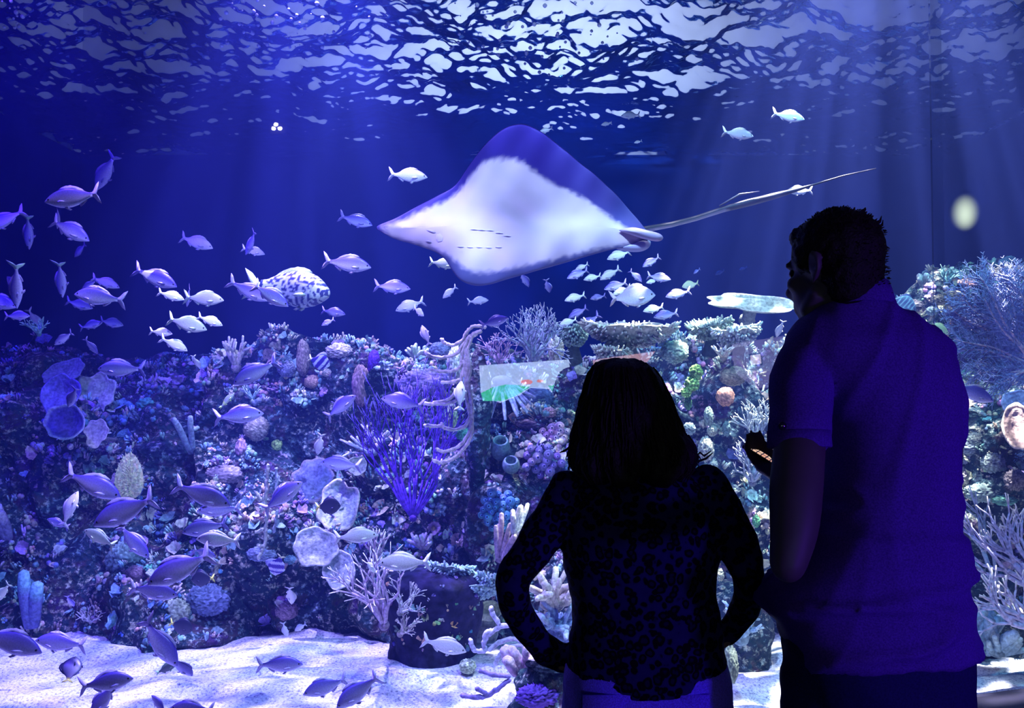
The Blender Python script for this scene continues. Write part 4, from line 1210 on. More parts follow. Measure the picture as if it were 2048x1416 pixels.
kind('patch', [fish_meshes(GRUNT, stripe=[(.62, .78, (.9, .85, .8))], **dict(DRK, back=(.03, .02, .22), flank=(.08, .06, .35)), fine=3)])
kind('tang', [fish_meshes(DISC, back=(.02, .02, .05), flank=(.03, .03, .07), belly=(.05, .05, .1), finc=(.03, .03, .08), tailc=(.85, .8, .15), stripe=[(.82, .9, (.8, .75, .2))], dorsal=.07)])
kind('striped', [fish_meshes(DISC, back=(.3, .35, .4), flank=(.10, .10, .22), belly=(.25, .3, .4), finc=(.12, .12, .3), tailc=(.55, .6, .35),
     stripe=[(a, a + .035, (.45, .6, .62)) for a in (.15, .27, .39, .51, .63)], dorsal=.06, fine=3, nu=24)])
kind('banner', [fish_meshes(DISC, back=(.75, .7, .9), flank=(.75, .7, .9), belly=(.7, .65, .85), finc=(.5, .5, .8), tailc=(.7, .7, .4),
     stripe=[(.14, .24, (.05, .02, .3)), (.36, .54, (.06, .02, .34)), (.66, .84, (.05, .02, .32))], dorsal=.16, fine=3, nu=24)])
kind('wrasse', [fish_meshes(SLIM, back=(.1, .1, .3), flank=(.45, .45, .6), belly=(.5, .6, .4), finc=(.5, .7, .2), stripe=[(.6, .72, (.7, .85, .3))], dorsal=.02, tail_h=.07, fine=2)])
kind('brown', [fish_meshes(GRUNT, back=(.12, .16, .16), flank=(.06, .09, .1), belly=(.1, .14, .14), finc=(.1, .2, .15), tailc=(.4, .75, .35), tail_h=.10)])
kind('yellow', [fish_meshes(DEEP, back=(.6, .65, .3), flank=(.65, .7, .35), belly=(.75, .8, .5), finc=(.6, .65, .3), dorsal=.05)])

def fish(k, nose, tail, label, Y=None, yaw=0, up=(0, 1), v=None, name='silver_fish', group=None, cat='fish', size=None, roll=0):
    """One fish: nose and tail in pixels; yaw = degrees its head turns away from us (+) or towards (-)."""
    nx, ny = nose; tx, ty = tail
    L = math.hypot(nx - tx, ny - ty)
    mx, my = (nx + tx) / 2, (ny + ty) / 2
    if Y is None:
        Y = 400.0 / (L / math.cos(R(yaw))) * 1.0
        Y = max(3.15, min(4.35 if my > 640 else 5.6, Y))
    c = P(mx, my, Y)
    n = P(nx, ny, Y); t = P(tx, ty, Y)
    d = n - t; l = d.length
    d = d + Vector((0, l * math.tan(R(yaw)), 0))
    l = d.length; d.normalize()
    U = Vector((up[0], .0, up[1]))
    U = (U - d * U.dot(d))
    if U.length < .05: U = Vector((1, 0, 0)) - d * d.x
    U.normalize()
    if roll: U = Matrix.Rotation(R(roll), 3, d) @ U
    S = U.cross(d)
    M = Matrix((( d.x, S.x, U.x), (d.y, S.y, U.y), (d.z, S.z, U.z)))
    root = bpy.data.objects.new(name, None); root.empty_display_size = .05
    root.matrix_world = Matrix.Translation(c) @ M.to_4x4()
    COL.objects.link(root)
    tag(root, label, cat, group)
    vs = KIND[k]
    ms = vs[(FISH_N[0] if v is None else v) % len(vs)]; FISH_N[0] += 1
    for part, (me, _) in ms.items():
        o = bpy.data.objects.new(part.split('#')[0], me)
        o.scale = (l, l, l)
        COL.objects.link(o); o.parent = root
    return root
FISH_N = [0]

F = fish
# --- upper left
F('drk', (188, 378), (236, 310), 'violet fish diving nose down, highest of the fish at the far left', yaw=15, up=(-1, .4))
F('sil', (89, 404), (208, 388), 'violet-backed fish swimming left below the diving fish at upper left')
F('sil', (-28, 462), (46, 418), 'fish cut by the left edge with its forked tail raised')
F('slim', (49, 497), (68, 428), 'slender green-tailed fish diving beside the left edge fish', yaw=25, up=(-1, 0))
F('sil', (179, 482), (97, 438), 'lavender fish heading down right under the left-swimming one at upper left')
F('drk', (106, 455), (129, 415), 'small dark fish half hidden behind the tail of a lavender fish', Y=4.6, yaw=35)
F('drk', (144, 513), (176, 488), 'small rounded violet fish below the snout of the lavender fish', yaw=25)
F('slim', (116, 594), (131, 520), 'slender green-tailed fish diving alone left of the pale pair', yaw=25, up=(-1, 0))
F('slim', (24, 616), (44, 524), 'largest slender fish with green tail diving at the left edge', yaw=20, up=(-1, 0))
F('drk', (8, 552), (44, 590), 'dark violet fish with gleaming back behind the slender fish at the left edge', Y=4.7, yaw=20)
F('sil', (34, 615), (-45, 590), 'fish entering from the left edge with its snout under the slender fish')
F('sil', (146, 588), (249, 601), 'violet-backed fish swimming left beneath a pale oval fish', yaw=5)
F('drk', (160, 582), (197, 560), 'dark fish overlapped by the violet-backed left swimmer', Y=4.7, yaw=15)
F('pal', (235, 575), (186, 555), 'pale oval fish above the violet-backed left swimmer', yaw=20)
F('drk', (186, 617), (131, 601), 'dim blue fish under the belly of the violet-backed left swimmer', Y=5.0)
F('patch', (354, 574), (266, 537), 'dark blue fish with a white patch before its tail', name='dark_fish')
F('pal', (365, 599), (318, 584), 'pale fish tucked just below the white-patched dark fish', yaw=20, Y=4.4)
F('grn', (448, 601), (366, 594), 'striped blue-green fish swimming right, two fish widths under the gap of clear water', v=0)
F('sil', (367, 612), (386, 575), 'small violet fish nose down at the tail of the blue-green one', Y=4.9, yaw=40)
F('drk', (247, 651), (196, 640), 'dim blue fish heading right just above the left reef crest', Y=5.0)
F('drk', (205, 645), (158, 656), 'faint blue fish trailing another above the left reef crest', Y=5.2)
F('sil', (60, 632), (8, 632), 'dim striped fish above the left reef crest near the frame edge', Y=4.6)
F('pal', (80, 658), (60, 620), 'small bright fish turning down over the left reef crest', yaw=30, up=(1, .3))
F('grn', (414, 660), (331, 636), 'blue-green striped fish leading the cluster left of the reef hump', v=1)
F('pal', (345, 668), (298, 662), 'small pale fish under the tail of the striped leader', Y=4.4)
F('pal', (443, 651), (396, 632), 'bright pale oval fish just right of the striped leader', yaw=15)
F('pal', (375, 702), (322, 676), 'pale blue fish lowest in the cluster left of the reef hump')
F('pal', (426, 497), (357, 472), 'bright white fish alone in open water at left of centre', v=1)
F('pal', (528, 508), (484, 496), 'white fish in front of a dark tail left of the spotted grouper', yaw=15)
F('drk', (487, 508), (519, 464), 'dark fish with raised tail behind a small white fish', Y=4.9, yaw=25)
F('sil', (742, 535), (645, 521), 'outlined fish touching the back of the spotted grouper', yaw=3)
F('sil', (577, 613), (503, 568), 'lavender fish overlapping the tail end of the spotted grouper', Y=3.8)
F('sil', (536, 602), (458, 562), 'lavender fish second behind the spotted grouper', Y=4.1)
F('sil', (745, 451), (677, 431), 'blue fish just left of the ray snout', v=0)
F('pal', (855, 355), (776, 348), 'silvery fish above the left wing of the ray', v=0)
F('drk', (691, 629), (641, 620), 'dark purple fish below the spotted grouper', Y=4.6, name='dark_fish')
F('sil', (643, 651), (669, 638), 'tiny fish right under the dark purple one', Y=4.8)
F('sil', (821, 578), (747, 571), 'clear blue fish with a visible eye right of the grouper', v=0)
F('pal', (791, 622), (849, 601), 'white fish swimming left above a smaller one facing us')
F('pal', (849, 633), (826, 614), 'small white fish turned towards us below a left swimmer', yaw=-40, Y=4.6)
F('pal', (843, 650), (860, 690), 'small white fish rising nose up over the reef saddle', yaw=20, up=(-1, .2))
F('grn', (915, 532), (857, 523), 'greenish fish half covered by the lower wing of the ray', Y=4.7)
F('pal', (885, 596), (914, 573), 'small bright fish swimming left below the lower wing of the ray', yaw=20)
F('pal', (977, 600), (935, 604), 'pale yellowish fish swimming right below the ray', yaw=10)
F('sil', (1058, 573), (1040, 543), 'small fish nose down right below the ray belly', yaw=30, up=(1, 0))
F('sil', (1100, 584), (1091, 559), 'tiny upright fish between the ray and the school', yaw=45, up=(1, 0), Y=5)
F('sil', (1017, 636), (960, 651), 'silver fish resting on top of the hanging rope coral', Y=4.3, v=0)
# --- the school to the right of the ray
sg = 'school below the tail of the ray'
S = lambda n, t, l, **k: F(k.pop('k', 'sil'), n, t, l, group=sg, Y=k.pop('Y', 5.0), **k)
S((1214, 519), (1262, 502), 'school fish nearest the rear edge of the ray', k='pal')
S((1285, 534), (1320, 513), 'school fish at the top right, beside the topmost one')
S((1150, 541), (1177, 528), 'school fish peeking over the upper left pair', Y=5.3, k='pal')
S((1134, 557), (1178, 539), 'school fish at the upper left corner, in front of its neighbour')
S((1167, 560), (1203, 551), 'white school fish between the upper left pair and the centre', k='pal', Y=5.15)
S((1200, 560), (1240, 537), 'school fish with raised tail above the big jack', k='pal')
S((1284, 564), (1259, 540), 'dark school fish heading nose down beside the big jack', k='drk')
S((1342, 559), (1293, 551), 'school fish swimming right, against the others', yaw=5)
S((1292, 566), (1316, 560), 'small school fish under the right-swimming one', Y=5.3, k='pal')
S((1208, 579), (1256, 564), 'school fish just above the back of the big jack', k='sil')
F('jack', (1311, 590), (1218, 598), 'big jack with pale flank in the middle of the school', Y=4.6, name='jack_fish', v=0)
S((1225, 590), (1262, 574), 'white school fish partly behind the big jack', Y=5.0, k='pal')
S((1129, 602), (1172, 589), 'bright school fish at the left end, middle row', k='pal')
S((1180, 598), (1212, 591), 'small dark school fish left of the big jack', k='drk')
S((1331, 594), (1381, 582), 'long school fish at the right end of the middle row')
S((1286, 623), (1329, 613), 'upper fish of the lower right pair in the school', k='pal')
S((1307, 635), (1357, 625), 'lower fish of the lower right pair in the school', Y=4.8)
S((1137, 636), (1175, 615), 'dark school fish above the brightest bottom one', k='drk')
S((1118, 651), (1155, 638), 'brightest school fish at the bottom left', k='pal', Y=4.8)
S((1156, 662), (1200, 628), 'deep violet school fish lowest of all, tail raised', k='drk')
F('yellow', (1364, 574), (1398, 566), 'yellowish fish right of the school, near the tail line', Y=5.4, name='yellow_fish')
F('sil', (1388, 547), (1398, 538), 'tiny fish in open water right of the school', Y=5.8, yaw=40)
F('yellow', (1412, 645), (1382, 656), 'yellowish oval fish above the dark table coral', Y=5.0, name='yellow_fish')
F('drk', (1430, 550), (1450, 541), 'faint fish far back left of the man\'s face', Y=7)
F('drk', (1478, 540), (1494, 535), 'faintest distant fish closest to the man\'s face', Y=7.4)
F('pal', (1556, 674), (1564, 641), 'white fish with raised tail at the man\'s left shoulder', up=(-1, 0), yaw=30, Y=4.4)
F('pal', (1507, 273), (1443, 263), 'bright white fish, lower of the two in the light streaks', v=0, Y=4.15)
F('pal', (1609, 239), (1543, 226), 'bright white fish, upper of the two in the light streaks', v=0, Y=4.2)
F('pal', (1573, 382), (1626, 381), 'white fish crossed by the tail of the ray', Y=5.0, v=0)
F('pal', (1078, 265), (1106, 257), 'small white fish touching the raised wing of the ray', Y=5.0)
F('pal', (1241, 233), (1282, 228), 'white fish just under the water surface right of the raised wing', Y=5.6)
F('pal', (1202, 250), (1224, 246), 'small fish under the surface nearer the raised wing', Y=5.6)
F('pal', (1268, 286), (1284, 282), 'tiny round pale fish right of the raised wing', Y=5.6)
F('yellow', (1897, 668), (1848, 648), 'yellow-grey fish at the man\'s right shoulder', Y=4.3, name='yellow_fish')
F('sil', (1987, 803), (1901, 769), 'lavender fish with a dark spot by the man\'s right sleeve', Y=3.8, v=0)
F('striped', (1832, 622), (1772, 598), 'dark fish with blue stripes behind the man\'s right shoulder', Y=4.6, name='striped_fish')
# --- in front of the reef, left half
F('drk', (195, 738), (292, 738), 'dark-backed violet fish over the disc sponges', v=0)
F('drk', (466, 769), (558, 721), 'violet fish with deep purple back before the reef hump', v=0)
F('sil', (528, 827), (426, 836), 'violet fish swimming right under the purple-backed one', v=0)
F('sil', (712, 791), (650, 836), 'blue fish climbing right beside the purple bush gorgonian', v=1)
F('sil', (762, 797), (850, 813), 'outlined fish swimming left across the top of the gorgonian', v=0)
F('pal', (922, 762), (919, 818), 'pale fish hanging nose up among the rope coral', yaw=30, up=(-1, 0), Y=4.0)
F('pal', (633, 911), (645, 868), 'small white fish with bright tail above the lumpy sponge', yaw=25, up=(-1, 0))
F('sil', (641, 925), (724, 932), 'violet fish swimming left above the lumpy sponge', v=0)
F('drk', (108, 690), (148, 664), 'dim violet fish on the crest of the left reef', Y=4.5)
F('drk', (192, 708), (172, 676), 'dim violet fish nose down beside the left reef crest', Y=4.5, yaw=20, up=(1, 0))
F('drk', (132, 815), (160, 772), 'violet fish with bright head patch before the violet disc sponge', yaw=20, up=(-1, .2), Y=4.0)
F('pal', (396, 736), (389, 713), 'tiny oval fish alone over the dark reef at left', yaw=45, up=(1, 0), Y=4.4)
F('sil', (242, 996), (128, 944), 'large lavender fish left of the yellow spiky coral', Y=3.4, v=0)
F('sil', (186, 1052), (320, 992), 'large violet fish below the yellow spiky coral', Y=3.3, v=1)
F('pal', (150, 984), (128, 1052), 'pale fish standing nose up at the left', yaw=20, up=(-1, 0), Y=3.9)
F('drk', (94, 1038), (138, 1056), 'violet fish behind the one standing nose up', Y=4.3, v=0)
F('grn', (168, 1060), (233, 1092), 'olive fish with yellow tail below the large violet fish', Y=4.0)
F('sil', (297, 1116), (234, 1050), 'lavender fish diving right below the large violet fish', Y=3.7, v=1)
F('sil', (461, 1012), (346, 968), 'large lavender fish, upper of the crossing pair', Y=3.35, v=0)
F('sil', (394, 1022), (484, 1016), 'slim violet fish under the belly of a large one, swimming left', Y=3.7, v=0)
F('pal', (392, 1078), (482, 1082), 'pale lavender fish facing left in the middle of the cluster', Y=3.4, v=0)
F('drk', (364, 1066), (458, 1046), 'dark violet fish behind the pale lavender one', Y=3.8, v=0)
F('sil', (432, 1114), (385, 1098), 'small fish under the pale lavender one', Y=3.6)
F('sil', (295, 1170), (427, 1106), 'large deep violet fish slanting left and down', Y=3.2, v=0)
F('sil', (356, 1192), (256, 1174), 'lavender fish right beneath the large slanting one', Y=3.4, v=0)
F('sil', (605, 964), (524, 1022), 'violet fish rising to the lumpy sponge', Y=3.7, v=0)
F('pal', (756, 1070), (667, 1076), 'lavender fish swimming right past the big pale sponge', Y=3.7, v=0)
F('pal', (757, 1127), (863, 1124), 'bright fish swimming left above the rock pillar', Y=3.55, v=0)
F('pal', (737, 1122), (752, 1152), 'small bright fish facing us at the branching coral', yaw=-45, up=(-.3, 1), Y=3.9)
F('pal', (933, 1304), (843, 1279), 'bright fish swimming right past the foot of the rock pillar', Y=3.7, v=0)
F('pal', (580, 1212), (583, 1166), 'pale fish diving head down over the sand edge', yaw=30, up=(1, 0), Y=3.9)
F('sil', (142, 1216), (139, 1188), 'tiny fish head down over the dark reef foot', yaw=40, up=(1, 0), Y=4.3)
F('sil', (84, 1306), (-48, 1262), 'big lavender fish cut by the left edge just above the sand', Y=3.15, v=0)
F('sil', (70, 1281), (174, 1291), 'lavender fish facing left behind the big one at the left edge', Y=3.45, v=0)
F('sil', (355, 1334), (282, 1238), 'purple fish diving right onto the sand', Y=3.4, v=1, up=(1, .3))
F('drk', (377, 1360), (348, 1306), 'narrow violet fish diving beside another, near the sand', Y=3.7, yaw=35, up=(1, .3))
F('brown', (355, 1326), (311, 1347), 'dark fish with a green tail close to the sand', Y=3.75, name='dark_fish')
F('tang', (140, 1320), (146, 1358), 'round dark striped surgeonfish over the sand', Y=3.9, yaw=50, up=(-1, .3), name='surgeonfish')
F('sil', (267, 1357), (156, 1374), 'blurred lavender fish swimming right low over the sand', Y=3.0, v=0)
F('sil', (182, 1434), (235, 1362), 'fish nose down at the bottom edge under a blurred one', Y=3.05, v=1, up=(-1, .3))
F('sil', (300, 1393), (338, 1428), 'small fish cut by the bottom edge, left of the rounder one', Y=3.1, yaw=15)
F('sil', (340, 1416), (430, 1420), 'round-backed fish cut by the bottom edge', Y=3.0, v=0)
F('sil', (606, 1329), (511, 1330), 'lavender fish swimming right over the middle of the sand', Y=3.4, v=0)
F('sil', (606, 1390), (697, 1357), 'lavender fish swimming left over the sand', Y=3.3, v=0)
F('sil', (673, 1418), (762, 1346), 'lavender fish with raised tail over the sand near the pillar', Y=3.15, v=1)
F('pal', (573, 1276), (567, 1244), 'small fish nose down where the reef meets the sand', yaw=30, up=(-1, 0), Y=4.4)
F('pal', (588, 1263), (614, 1246), 'small fish facing left where the reef meets the sand', yaw=15, Y=4.4)
F('tang', (682, 1012), (630, 1014), 'black surgeonfish with yellow tail over the big pale sponge', Y=4.1, name='surgeonfish', v=0)
F('banner', (545, 1152), (566, 1108), 'purple and white banded fish left of the round sponges', Y=4.3, name='banded_fish', yaw=20, up=(-1, .4))
F('banner', (658, 732), (618, 716), 'purple and white banded fish on the reef hump', Y=4.7, name='banded_fish', yaw=20)
F('tang', (382, 1160), (430, 1156), 'round dark fish with faint stripes left of the banded one', Y=4.2, name='surgeonfish', v=0)
F('tang', (385, 1262), (338, 1244), 'dark purple fish with yellow tail over the reef foot', Y=4.25, name='surgeonfish', v=0)
F('grn', (-10, 1205), (22, 1165), 'greenish fish cut by the left edge over the dark reef', Y=4.2)
F('wrasse', (469, 785), (438, 818), 'thin wrasse with a yellow-green band below the purple-backed fish', Y=4.6, name='wrasse')
F('brown', (1591, 1374), (1560, 1358), 'small dark fish on the sand behind the man\'s leg', Y=3.9, name='dark_fish')

# --- the spotted grouper
KIND['grouper'] = [fish_meshes(GROUP, back=(.70, .72, .60), flank=(.78, .78, .74), belly=(.50, .60, .50), finc=(.40, .52, .36), spots=((.04, .05, .16), -.02), dorsal=.05, spiny=True, tail_h=.185, fine=7, nu=64, bend=-.6)]
g = F('grouper', (664, 590), (508, 570), 'large spotted grouper with spiny back, half turned towards us', Y=4.5, yaw=-18, name='grouper', v=0, cat='grouper')

# ------------------------------------------------------------------ the ray
def resample(pts, n):
    """Closed smooth outline through pts, n points (Catmull-Rom)."""
    m = len(pts); out = []; seg = []
    for i in range(m):
        p0, p1, p2, p3 = pts[i - 1], pts[i], pts[(i + 1) % m], pts[(i + 2) % m]
        for k in range(12):
            t = k / 12
            out.append(tuple(.5 * ((2 * b) + (c - a) * t + (2 * a - 5 * b + 4 * c - d) * t * t + (-a + 3 * b - 3 * c + d) * t ** 3) for a, b, c, d in zip(p0, p1, p2, p3)))
    L = [0]
    for a, b in zip(out, out[1:] + out[:1]): L.append(L[-1] + math.hypot(a[0] - b[0], a[1] - b[1]))
    res = []
    j = 0
    for i in range(n):
        t = L[-1] * i / n
        while L[j + 1] < t: j += 1
        f = (t - L[j]) / max(1e-9, L[j + 1] - L[j])
        a, b = out[j % len(out)], out[(j + 1) % len(out)]
        res.append((a[0] + (b[0] - a[0]) * f, a[1] + (b[1] - a[1]) * f))
    return res
RAY_OUT = [(752, 453), (790, 437), (830, 414), (870, 394), (908, 372), (935, 335), (965, 294), (1000, 261), (1030, 249), (1060, 251), (1100, 276), (1150, 317), (1200, 358), (1240, 397), (1268, 430), (1290, 456), (1300, 470),
           (1292, 484), (1268, 494), (1220, 500), (1150, 520), (1080, 540), (1020, 557), (980, 569), (948, 571), (922, 561), (905, 542), (890, 519), (868, 503), (830, 490), (790, 478), (764, 465)]
RAY_WHITE = [(764, 456), (800, 443), (850, 421), (885, 407), (920, 382), (948, 346), (970, 326), (1000, 320), (1038, 325), (1066, 345), (1100, 369), (1140, 386), (1180, 408), (1220, 437), (1255, 460), (1282, 476),
             (1255, 488), (1200, 497), (1130, 514), (1060, 530), (1010, 541), (975, 545), (948, 545), (925, 534), (908, 520), (885, 504), (850, 492), (800, 477), (770, 463)]
def poly_sd(p, poly):
    """Signed distance to a polygon, inside positive."""
    x, y = p; ins = False; best = 1e9
    for (x1, y1), (x2, y2) in zip(poly, poly[1:] + poly[:1]):
        if (y1 > y) != (y2 > y) and x < (x2 - x1) * (y - y1) / (y2 - y1) + x1: ins = not ins
        dx, dy = x2 - x1, y2 - y1
        t = max(0, min(1, ((x - x1) * dx + (y - y1) * dy) / (dx * dx + dy * dy + 1e-9)))
        best = min(best, math.hypot(x - x1 - dx * t, y - y1 - dy * t))
    return best if ins else -best
RY = 4.0
RC = P(1040, 440, RY)
def ray_pt(px, py, off=0.0):
    """Body plane of the ray: banked so that the white underside faces us, wings bowed."""
    w = P(px, py, RY) - RC
    # nose a little nearer, raised wing curling towards us at its tip, lower wing bent nearer to look brighter
    y = w.x * .10 - .35 * max(0, w.z) ** 1.6 * 1.2 - .11 * (-w.z + math.sqrt(w.z * w.z + .012))
    k = (RY + y) / RY                                        # keep it on the true outline of the animal seen in perspective
    return Vector(((P(px, py, RY).x) * k - RC.x, y + off, (P(px, py, RY).z - CAMZ) * k + CAMZ - RC.z))
root = empty('stingray', RC, 'large ray banking over the reef, pale underside and dark wing margin towards us', 'ray')
N, K = 220, 44
out = resample(RAY_OUT, N); white = resample(RAY_WHITE, 90)
spine = lambda x: 462 - 10 * math.sin((x - 760) / 540 * math.pi)        # body axis, nose to tail
mb = MB(); vs = []; cs = []; fs = []
DARKM, GREYM, WHITEM, TOPC = (.025, .012, .19), (.10, .10, .26), (.64, .52, .60), (.06, .05, .18)
for side in (0, 1):
    for j in range(K + 1):
        t = (j / K) ** .8
        for i in range(N):
            ox, oy = out[i]
            cx_ = 790 + (ox - 752) / 548 * 480
            cx_ = 1035 + (cx_ - 1035) * .82
            cy_ = spine(cx_)
            px = cx_ + (ox - cx_) * t; py = cy_ + (oy - cy_) * t
            th = .075 * max(0, 1 - t * t) ** .7 * max(.12, math.sin(math.pi * min(1, max(0, (px - 740) / 575))) ** .7)
            off = -th * .6 if side == 0 else th * 1.0 + .012 * (1 - t ** 4)
            rip = .004 * math.sin(px * .09 + py * .05) * t
            vs.append(ray_pt(px, py, off + rip))
            if side == 0:
                sd = poly_sd((px, py), white) + 5 * noise.noise(Vector((px * .09, py * .09, 0))) + 2.5 * noise.noise(Vector((px * .3, py * .3, 4)))
                k = max(0, min(1, (sd + 7) / 14)); k = k * k * (3 - 2 * k)
                m_ = max(0, min(1, (py - 440) / 60)); gx_ = max(0, min(1, (px - 1080) / 150))
                q = max(m_, gx_ * .35)
                edge = [DARKM[c] + (GREYM[c] - DARKM[c]) * q for c in range(3)]
                cs.append(tuple(edge[c] + (WHITEM[c] - edge[c]) * k for c in range(3)))
            else: cs.append(TOPC)
for side in (0, 1):
    o0 = side * (K + 1) * N
    for j in range(K):
        for i in range(N):
            a = o0 + j * N + i; b = o0 + j * N + (i + 1) % N
            fs.append((a, a + N, b + N, b) if side == 0 else (a, b, b + N, a + N))
for i in range(N):
    a = K * N + i; b = K * N + (i + 1) % N; o1 = (K + 1) * N
    fs.append((a, a + o1, b + o1, b))
mb.add(vs, fs, cs)
M_RAY = mat_vcol('ray_skin', .5, 6, .94, 1.05, .02, .3)
mb.obj('body', M_RAY, parent=root)
def ray_patch(name, pts, col, lift=.014, y0=-.05):
    """A small raised patch of skin lying on the underside."""
    mb = MB(); n = len(pts)
    body = root_bvh
    def on(px, py):
        d = P(px, py, 3.0) - CAM
        h = body.ray_cast(CAM - RC, d.normalized())
        return (h[0] if h[0] else ray_pt(px, py, -.05)) - d.normalized() * .0015
    vs = [on(*p) for p in pts]
    c = on(sum(p[0] for p in pts) / n, sum(p[1] for p in pts) / n) - Vector((0, .003, 0))
    mb.add(vs + [c], [(i, (i + 1) % n, n) for i in range(n)], [col] * n + [col])
    return mb.obj(name, M_RAY, parent=root)
root_bvh = BVHTree.FromPolygons([Vector(v) for v in vs], fs)
for x, y in [(948, 458), (963, 459), (980, 460), (998, 465), (1014, 471)]:
    ray_patch('gill_slit', [(x - 8, y + 1), (x - 2, y - 2), (x + 7, y), (x + 9, y + 2), (x, y + 2)], (.62, .54, .74))
for x, y in [(921, 493), (940, 494), (958, 494), (977, 495), (997, 494)]:
    ray_patch('gill_slit', [(x - 7, y), (x - 2, y - 2), (x + 6, y - 1), (x + 7, y + 1), (x, y + 2)], (.62, .54, .74))
ray_patch('mouth', [(872, 470), (880, 466), (886, 474), (884, 482), (876, 484), (872, 478)], (.66, .58, .76))
ray_patch('nostril', [(852, 459), (862, 460), (872, 464), (868, 466), (858, 463)], (.58, .5, .72))
ray_patch('nostril', [(850, 481), (858, 481), (864, 484), (858, 485)], (.58, .5, .72))
# pelvic fins and the tail
def flap(name, pts, col, c2, y0, th=.018):
    mb = MB(); n = len(pts)
    o = resample(pts, 40)
    cxx = sum(p[0] for p in o) / 40; cyy = sum(p[1] for p in o) / 40
    vs = [ray_pt(x, y, y0) for x, y in o]; m1 = [ray_pt(cxx + (x - cxx) * .6, cyy + (y - cyy) * .6, y0 - th) for x, y in o]; m2 = [ray_pt(cxx + (x - cxx) * .6, cyy + (y - cyy) * .6, y0 + th) for x, y in o]
    vs = vs + m1 + m2 + [ray_pt(cxx, cyy, y0 - th * 1.2), ray_pt(cxx, cyy, y0 + th * 1.2)]
    fs = []
    for i in range(40):
        k = (i + 1) % 40
        fs += [(i, k, k + 40, i + 40), (k, i, i + 80, k + 80), (i + 40, k + 40, 120), (k + 80, i + 80, 121)]
    mb.add(vs, fs, [c2] * 40 + [col] * 40 + [TOPC] * 40 + [col, TOPC])
    return mb.obj(name, M_RAY, parent=root)
flap('pelvic_fin', [(1236, 463), (1262, 457), (1290, 462), (1318, 470), (1324, 480), (1312, 485), (1285, 480), (1258, 471)], (.30, .24, .36), (.46, .34, .52), -.03)
flap('pelvic_fin', [(1230, 494), (1262, 486), (1288, 478), (1302, 482), (1298, 495), (1280, 503), (1250, 502)], (.45, .44, .62), (.34, .34, .55), .01)
TP = [(1262, 462, 9), (1300, 455, 9), (1345, 447, 8), (1395, 434, 8), (1450, 416, 9), (1500, 403, 11), (1550, 390, 10), (1600, 376, 6), (1630, 367, 3), (1690, 349, 2.4), (1757, 334, 1.4)]
pts = []; rad = []
for (a, b) in zip(TP, TP[1:]):
    for k in range(4):
        f = k / 4; q = [x + (y - x) * f for x, y in zip(a, b)]
        pts.append(ray_pt(q[0], q[1], .03)); rad.append(q[2] * m_per_px(RY))
pts.append(ray_pt(TP[-1][0], TP[-1][1], .03)); rad.append(TP[-1][2] * m_per_px(RY))
mb = MB()
mb.tube(pts, rad, 10, (.035, .028, .045), flat=.7)
for i, v in enumerate(mb.v):      # pale underside near the root of the tail
    k = i // 10
    if k < len(pts):
        lo = Vector(v).z < pts[k].z - rad[k] * .1
        if k < 17 and lo: mb.c[i] = (.45, .43, .52)
        elif k < 26 and lo: mb.c[i] = (.10, .09, .12)
mb.obj('tail', M_RAY, parent=root)
mb = MB(); a = ray_pt(1440, 419, .02); b = ray_pt(1520, 394, .02)
mb.tube([a + Vector((0, -.01, .02)), (a + b) / 2 + Vector((0, -.01, .045)), b + Vector((0, -.01, .03))], [.004, .006, .001], 6, (.12, .11, .14)); mb.obj('tail_barb', M_RAY, parent=root)

# ------------------------------------------------------------------ the two visitors
def Q(px, py, Y): return P(px, py, Y)
M_SKIN = mat_vcol('skin', .55, 30, .95, 1.05, .05, .35)

def ring_loft(mb, rings, n=28, cap=True, sup=2.3, col=None):
    """rings: (centre, half width x, half depth y[, tilt direction]) horizontal superellipses, top to bottom or so."""
    vs = []; fs = []
    for c, rx, ry in rings:
        for k in range(n):
            a = 2 * math.pi * k / n
            ca, sa = math.cos(a), math.sin(a)
            e = 2 / sup
            vs.append(Vector(c) + Vector((rx * abs(ca) ** e * (1 if ca > 0 else -1), ry * abs(sa) ** e * (1 if sa > 0 else -1), 0)))
    m = len(rings)
    for i in range(m - 1):
        for k in range(n):
            a = i * n + k; b = i * n + (k + 1) % n
            fs.append((a, b, b + n, a + n))
    fs.append(tuple(range(n - 1, -1, -1))); fs.append(tuple(range((m - 1) * n, m * n)))
    mb.add(vs, fs)

def limb(mb, pts, n=16, sub=4):
    """pts: (x, y, z, r): a smooth tapering limb."""
    P4 = [tuple(p) for p in pts]; sm = []
    m = len(P4)
    for i in range(m - 1):
        p0, p1, p2, p3 = P4[max(0, i - 1)], P4[i], P4[i + 1], P4[min(m - 1, i + 2)]
        for k in range(sub):
            t = k / sub
            sm.append(tuple(.5 * ((2 * b) + (c - a) * t + (2 * a - 5 * b + 4 * c - d) * t * t + (-a + 3 * b - 3 * c + d) * t ** 3) for a, b, c, d in zip(p0, p1, p2, p3)))
    sm.append(P4[-1])
    mb.tube([q[:3] for q in sm], [max(.002, q[3]) for q in sm], n)
    mb.ball(sm[0][:3], sm[0][3], 12, 8); mb.ball(sm[-1][:3], sm[-1][3] * .98, 12, 8)

